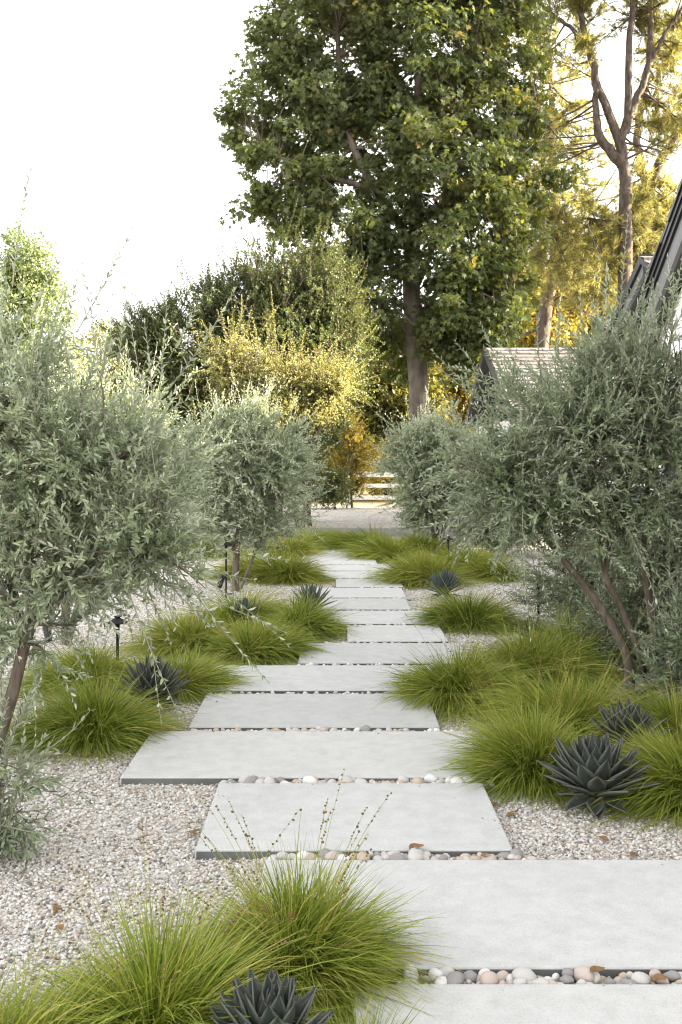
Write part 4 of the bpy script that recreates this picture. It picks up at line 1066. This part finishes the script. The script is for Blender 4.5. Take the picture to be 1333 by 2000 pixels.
# ------------------------------------------------------------------ tussocks
def tussock(c, rad, h, n, label, width=.0042, yellow=0., stalks=0, lean=(0, 0), stalk_h=1.9, base_r=.3):
    c = A(c[0], c[1], 0)
    root = empty('grass_tussock', tuple(c), label, 'grass tussock', 'grass tussocks beside the path')
    K = 7
    t = np.linspace(0, 1, K)
    az = rng.uniform(0, 2 * math.pi, n)
    q = np.sqrt(rng.random(n))
    br_ = q * rad * base_r
    tilt = np.clip(.06 + q ** 1.15 * 1.12 + rng.normal(0, .2, n), 0, 1.5)
    base = c + np.stack([np.cos(az) * br_, np.sin(az) * br_, np.full(n, -.01)], 1)
    az2 = az + rng.normal(0, .85, n)
    hd = np.stack([np.cos(az2), np.sin(az2), np.zeros(n)], 1)
    L = 1.12 / np.sqrt((np.cos(tilt) / h) ** 2 + (np.sin(tilt) / (rad * 1.15)) ** 2) * (.5 + .72 * rng.beta(2.4, 1.8, n))
    d = nrm(hd * np.sin(tilt)[:, None] + A(0, 0, 1) * np.cos(tilt)[:, None])
    dr = rng.uniform(.25, .85, n) * (.45 + .55 * q)
    lob = (az / 6.2832 * 7 + q * 2).astype(int) % 7
    L = L * rng.uniform(.72, 1.18, 7)[lob]
    base[:, :2] += rng.normal(0, rad * .10, (7, 2))[lob]
    lean = np.array([lean]) + rng.normal(0, .05, (7, 2))[lob] * rad / .36
    p = base[:, None] + d[:, None] * (L[:, None] * t)[..., None] + (A(0, 0, -1) * (L * dr)[:, None])[:, None] * (t ** 2.2)[None, :, None] + (hd * (L * .22 * dr)[:, None])[:, None] * (t ** 2)[None, :, None]
    p = p + (np.concatenate([lean, np.zeros((n, 1))], 1)[:, None]) * (t ** 1.6)[None, :, None]
    side = rng.normal(size=(n, 1, 3)) * .045
    p = p + side * (t ** 2)[None, :, None]
    fl = rng.uniform(.004, .03, n)[:, None]
    p[..., 2] = np.maximum(p[..., 2], fl * (1 + 0 * t[None]))
    p[:, 0, 2] = -.01
    wd = nrm(np.cross(d, A(0, 0, 1) + .01) + rng.normal(size=(n, 3)) * .45)
    w = width * (1.0 if width < .0043 else 1.18) * rng.uniform(.6, 1.4, n)[:, None] * (np.interp(t, [0, .25, .7, 1], [.8, 1, .8, .12]))[None]
    co = np.stack([p - wd[:, None] * w[..., None] * .5, p + wd[:, None] * w[..., None] * .5], 2)
    idx = np.arange(n)[:, None] * (2 * K) + np.arange(K - 1)[None] * 2
    quad = np.stack([idx, idx + 1, idx + 3, idx + 2], -1).reshape(-1, 4)
    ck = rng.normal(0, .11, 14)[((az + q * 3) / 6.2832 * 9).astype(int) % 14]
    tint = np.clip(rng.beta(2, 2.6, n) + yellow + ck, 0, 1)
    dead = rng.random(n) < .1
    tint[dead] = rng.uniform(.9, 1, dead.sum())
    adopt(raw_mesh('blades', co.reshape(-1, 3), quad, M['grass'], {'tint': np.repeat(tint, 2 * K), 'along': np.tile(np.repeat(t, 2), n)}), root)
    if stalks:
        ns = stalks
        a = rng.uniform(0, 6.28, ns); tl = rng.uniform(.05, .6, ns)
        d = np.stack([np.cos(a) * np.sin(tl), np.sin(a) * np.sin(tl), np.cos(tl)], 1)
        L = np.hypot(rad, h) * rng.uniform(.9, stalk_h, ns) * .85
        s = c + np.stack([np.cos(a), np.sin(a), np.zeros(ns)], 1) * rad * .2
        cv = np.stack([np.cos(a) * .15, np.sin(a) * .15, -rng.uniform(.05, .25, ns)], 1)
        pp, _ = shoots_eval(s, d, L, cv, np.linspace(0, 1, 8))
        tc_, tq = tubes(pp, np.linspace(.0013, .0007, 8)[None].repeat(ns, 0), 4)
        adopt(raw_mesh('seed_stalks', tc_, tq, M['grass'], {'tint': np.full(len(tc_), .8), 'along': np.full(len(tc_), .6)}), root)  # the thin seed stalks
        tt = np.concatenate([np.linspace(.78, 1, 9)])
        hp, ht = shoots_eval(s, d, L, cv, tt)
        keep = rng.random((ns, 9)) < .75
        hp = hp[keep] + rng.normal(size=(keep.sum(), 3)) * .0025; ht = ht[keep]
        so = stones('seed_heads', hp, np.full(len(hp), .0038) * rng.uniform(.7, 1.3, len(hp)), rng.random(len(hp)), M['seed'])  # small dark seed heads strung along the stalk tips
        adopt(so, root)
    return root

def G(px, py): 
    y = F * CZ / (py - HY)
    return ((px - VX) / F * y, y)
TS = [
 # px, py(base centre), radius, height, n, label, kw
 (580, 1900, .235, .31, 3600, 'grass tussock with dark seed stalks against the second slab at the front', dict(stalks=26, width=.0042, yellow=.02, lean=(.05, 0))),
 (300, 2035, .30, .33, 2500, 'front grass tussock at the lower left, left of the front agave', dict(stalks=14, width=.0042, yellow=.08)),
 (-20, 2130, .34, .32, 1500, 'grass tussock cut off in the lower left corner', dict(stalks=12, width=.0042, yellow=.1)),
 (690, 2110, .18, .15, 1400, 'grass tussock fringe at the bottom edge between front agave and slab', dict(width=.003)),
 (185, 1440, .40, .34, 3600, 'round bright grass tussock on open gravel left of the left agave', dict(width=.0042, yellow=.03)),
 (345, 1345, .40, .30, 3000, 'grass tussock behind the left agave, spilling onto the slab', dict(width=.0044, yellow=.05)),
 (170, 1335, .42, .30, 2600, 'loose grass tussock behind the round bright one, below the nearest left olive', dict(width=.0044, yellow=.14)),
 (500, 1283, .40, .33, 2800, 'bright grass tussock left of the slab with a bare left end', dict(width=.0048, yellow=.0)),
 (585, 1240, .40, .36, 2600, 'grass tussock below the small blue agave left of the path', dict(width=.005, yellow=.02)),
 (365, 1270, .40, .33, 2600, 'yellowish grass tussock behind the left path light', dict(width=.005, yellow=.1)),
 (470, 1225, .48, .36, 2600, 'grass tussock around the small agave nearest the open gravel', dict(width=.0052, yellow=.06)),
 (560, 1135, .46, .42, 2600, 'golden green round tussock right of the twin stemmed olive', dict(width=.006, yellow=.14)),
 (490, 1128, .5, .4, 2200, 'yellow grass tussock at the foot of the twin stemmed olive', dict(width=.006, yellow=.22)),
 (560, 1085, .6, .38, 2200, 'yellowish grass tussock under the small farther path light', dict(width=.007, yellow=.2)),
 (610, 1072, .7, .38, 2200, 'green grass tussock at the far left end of the path', dict(width=.007, yellow=.0)),
 (660, 1068, .6, .28, 2000, 'low green tussock across the far end of the path', dict(width=.007, yellow=-.08)),
 (405, 1085, .7, .45, 2000, 'grass tussock behind the twin stemmed olive', dict(width=.007, yellow=.1)),
 (715, 1075, .7, .40, 2200, 'dark green tussock at the far right end of the path', dict(width=.007, yellow=-.1, lean=(-.1, 0))),
 (760, 1092, .62, .42, 2400, 'brownish tussock overhanging the last slab from the right', dict(width=.0066, yellow=.06, lean=(-.12, 0))),
 (830, 1085, .7, .42, 2300, 'green tussock at the foot of the farther right olive', dict(width=.007, yellow=-.02)),
 (840, 1140, .52, .46, 3000, 'large yellow-green tussock beside the right blue agave', dict(width=.006, yellow=.16, lean=(-.06, 0))),
 (910, 1120, .6, .42, 2600, 'yellow tussock behind the right blue agave below a path light', dict(width=.006, yellow=.16, lean=(.05, 0))),
 (975, 1130, .45, .36, 2000, 'soft grass tussock at the edge of the right gravel patch', dict(width=.006, yellow=.08)),
 (915, 1225, .44, .36, 3000, 'vivid green tussock just in front of the right blue agave', dict(width=.005, yellow=-.1)),
 (895, 1365, .40, .36, 3600, 'dense green tussock spilling over the slabs at the right, below the gravel strip', dict(stalks=8, width=.0045, yellow=-.03, lean=(-.03, 0))),
 (1040, 1325, .48, .38, 3200, 'green tussock between the dense one and the right path light', dict(stalks=6, width=.0046, yellow=.0)),
 (1120, 1290, .5, .36, 2600, 'shaded grass tussock near the stems of the big right olive', dict(width=.0048, yellow=.05)),
 (1045, 1520, .29, .33, 3800, 'grass tussock with long loose stalks left of the big dark agave', dict(stalks=30, width=.0044, yellow=.02, lean=(0, 0), stalk_h=2.7)),
 (1120, 1430, .42, .34, 3000, 'grass tussock behind the big dark agave', dict(stalks=8, width=.004, yellow=.05)),
 (1340, 1560, .38, .36, 3800, 'grass tussock at the right edge leaning over the big dark agave', dict(stalks=10, width=.0044, yellow=.06, lean=(-.1, 0))),
 (1320, 1450, .42, .32, 2600, 'shaded grass tussock at the right edge in front of the olive suckers', dict(width=.004, yellow=.04)),
]
for px, py, rad, h, n_, lab, kw in TS:
    k_ = 1.0 if py > 1850 else 1.06
    tussock(G(px, py), rad * k_, h * (1.16 if py > 1200 else 1.12), int(n_ * 1.4), lab, **kw)

# ------------------------------------------------------------------ agaves
def agave(c, rad, n, label, mat='agave', wide=.20, zoff=0.):
    c = A(c[0], c[1], zoff)
    root = empty('agave_plant', tuple(c), label, 'agave', 'agaves between the tussocks')
    us = np.linspace(0, 1, 11)
    prof = np.interp(us, [0, .12, .35, .55, .72, .88, 1], [.6, .7, .97, 1.0, .74, .36, .01])
    vsx = np.linspace(-1, 1, 5)
    co, fq, ed = [], [], []
    b = 0
    for i in range(n):
        f = (i + .5) / n                                     # 0 inner .. 1 outer
        az = i * 2.39996 + random.uniform(-.15, .15)
        tilt = .06 + 1.34 * f ** .9 + random.uniform(-.06, .06) + (.42 if f > .86 else 0)
        L = rad * (1.15 - .25 * abs(f - .55)) * random.uniform(.9, 1.08) * (1 if f < .86 else .62)
        W_ = L * wide * (1.55 if f > .86 else 1) * random.uniform(.9, 1.1)
        hd = A(math.cos(az), math.sin(az), 0); sd = A(-math.sin(az), math.cos(az), 0)
        d = hd * math.sin(tilt) + A(0, 0, 1) * math.cos(tilt)
        up = np.cross(d, sd); up = up if np.dot(up, A(0, 0, 1) - hd * .5) > 0 else -up
        o0 = c + hd * rad * .06 * (1 + f) + A(0, 0, .075 + .03 * (1 - f)) * rad * 3
        for u in us:
            cen = o0 + d * L * u + up * L * .10 * (u ** 2) * (1 if f < .7 else .5) - A(0, 0, 1) * L * .06 * f * u
            for v in vsx:
                w = W_ * np.interp(u, us, prof)
                co.append(cen + sd * w * v + up * w * .42 * v * v); ed.append(max(abs(v), (u - .8) * 4))
        k = len(us); m_ = len(vsx)
        for a in range(k - 1):
            for e in range(m_ - 1):
                fq.append((b + a * m_ + e, b + a * m_ + e + 1, b + (a + 1) * m_ + e + 1, b + (a + 1) * m_ + e))
        b += k * m_
    o = raw_mesh('rosette', np.array(co), np.array(fq), M[mat], {'edge': np.clip(ed, 0, 1)}, smooth=True)
    so = o.modifiers.new('thickness', 'SOLIDIFY'); so.thickness = rad * .02; so.offset = -1
    adopt(o, root)
    return root
agave(G(530, 2105), .18, 58, 'dark grey agave rosette at the bottom edge among the front tussocks', wide=.16)
agave(G(1165, 1580), .25, 72, 'big dark agave rosette on gravel at the right, with low outer leaves', wide=.155)
agave(G(1225, 1482), .225, 46, 'dark agave rosette half buried in grass behind the big right one', wide=.16)
agave(G(300, 1388), .25, 58, 'blue-grey agave rosette at the left between two tussocks', wide=.12)
agave(G(478, 1228), .2, 44, 'small blue-grey agave sunk in the left tussocks, nearest the open gravel', 'agave_blue', wide=.11, zoff=.02)
agave(G(608, 1202), .24, 50, 'small blue agave at the left edge of the path behind a tussock', 'agave_blue', wide=.10, zoff=.0)
agave(G(868, 1170), .25, 60, 'spiky blue agave between two tussocks right of the path', 'agave_blue', wide=.085)
agave(G(1040, 1262), .18, 44, 'small shaded agave sunk in grass by the right path light', wide=.11, zoff=.0)

# ------------------------------------------------------------------ path lights and spotlights
def path_light(px, py_top, Y, label):
    x = (px - VX) / F * Y
    h = CZ - (py_top - HY) / F * Y
    root = empty('path_light', (x, Y, 0), label, 'path light', 'bronze path lights')
    mb = MB(); mb.lathe([(.011, -.08), (.011, h - .11), (.016, h - .105), (.016, h - .07)], 12); 
    mb.build('pole', M['bronze']).parent = root
    mb = MB(); mb.lathe([(.072, h - .052), (.074, h - .046), (.05, h - .03), (.026, h - .018), (.02, h - .016), (.02, h - .008), (.027, h - .006), (.027, h), (.001, h + .001)], 24)
    mb.lathe([(.07, h - .053), (.024, h - .03)], 24)
    mb.build('shade', M['bronze'], None, smooth=False).parent = root
    mb = MB(); mb.lathe([(.016, h - .07), (.022, h - .06), (.022, h - .035)], 14)
    mb.build('lamp_holder', M['bronze']).parent = root
path_light(442, 1055, 11.5, 'dark bronze mushroom path light in front of the twin stemmed olive')
path_light(230, 1203, 7.3, 'dark bronze path light under the drooping branches of the nearest left olive')
path_light(1052, 1127, 9.5, 'dark bronze path light right of the path by the low olive bush')
path_light(876, 1047, 14.2, 'dark path light head poking out of yellow grass below the farther right olive')
path_light(568, 1030, 17.2, 'tiny far path light on the left above the yellowish grass')

def spot(px, py, Y, label, aim, s=1.0):
    c = P(px, py, Y)
    root = empty('spotlight', (c[0], c[1], 0), label, 'spotlight', 'small garden spotlights')
    m_ = Vector(aim).to_track_quat('Z', 'Y').to_matrix()
    cz = c[2]
    mb = MB(); mb.lathe([(.022 * s, -.06 * s), (.03 * s, -.055 * s), (.034 * s, .03 * s), (.038 * s, .075 * s), (.034 * s, .08 * s), (.028 * s, .06 * s)], 16, (0, 0, cz), m_)
    mb.build('canister', M['black_plastic']).parent = root
    mb = MB(); mb.lathe([(.006, -.08), (.008, cz - .05), (.012, cz - .04)], 10); mb.build('stake', M['black_plastic']).parent = root
spot(94, 1240, 8.7, 'small black spotlight on a stake behind the nearest left olive', (-.2, .3, .9))
spot(431, 1138, 12.4, 'small black spotlight just left of the path light by the twin stemmed olive', (.3, .2, .95), 1.1)
spot(1163, 1362, 6.45, 'black spotlight aimed up at the stems of the big right olive', (.45, .1, .9), 1.1)

# ------------------------------------------------------------------ fallen leaves
def fallen(px, py, s, label, z=.012, mat='leaf_brown', name='fallen_leaf', cat='leaf'):
    y = F * (CZ - z) / (py - HY); x = (px - VX) / F * y
    n = 9
    us = np.linspace(0, 1, n); w = np.sin(us ** .8 * math.pi) * .3
    a = random.uniform(0, 6.28); cu = random.uniform(.15, .4)
    co, q, tn = [], [], []
    for i in range(n):
        for v in (-1, 0, 1):
            lx, ly, lz = us[i] - .5, v * w[i], abs(v) * w[i] * .55 + cu * (us[i] - .5) ** 2
            co.append((lx * s * math.cos(a) - ly * s * math.sin(a), lx * s * math.sin(a) + ly * s * math.cos(a), lz * s))
            tn.append(random.uniform(.2, .9))
    for i in range(n - 1):
        for e in (0, 1): q.append((i * 3 + e, i * 3 + e + 1, i * 3 + e + 4, i * 3 + e + 3))
    o = raw_mesh(name, np.array(co), np.array(q), M[mat], {'tint': tn}, smooth=True)
    o.location = (x, y, z)
    tag(o, label, cat, 'fallen leaves on the ground')
fallen(815, 1657, .085, 'curled golden brown leaf on the near edge of the slab by the big agave', .05)
fallen(1168, 1897, .06, 'yellow-brown leaf caught among the pebbles of the front gap', .05)
fallen(112, 1776, .05, 'small rust brown leaf on the open gravel at the lower left')
fallen(118, 1813, .045, 'small tan leaf on open gravel just below the rust brown one')
fallen(377, 1628, .05, 'orange leaf on gravel at the left corner of a slab')
fallen(1000, 1593, .06, 'brown leaf on gravel left of the big dark agave')
fallen(966, 1572, .06, 'brown leaf half under the tussock at the slab corner')
fallen(1238, 1670, .05, 'rust leaf on gravel below the big dark agave at the slab edge')
fallen(1180, 1640, .06, 'dry brown leaf under the outer leaves of the big agave')
fallen(1135, 1643, .035, 'pale pink petal on gravel in front of the big agave', .012, 'petal', 'fallen_petal', 'petal')
fallen(950, 1672, .05, 'orange leaf among pebbles in the second gap', .045)
fallen(1288, 1914, .06, 'brown leaf among the front pebbles near the right edge', .045)
fallen(170, 1478, .07, 'brown leaf at the foot of the round bright tussock')
fallen(100, 1520, .05, 'tan leaf on gravel below the round bright tussock')
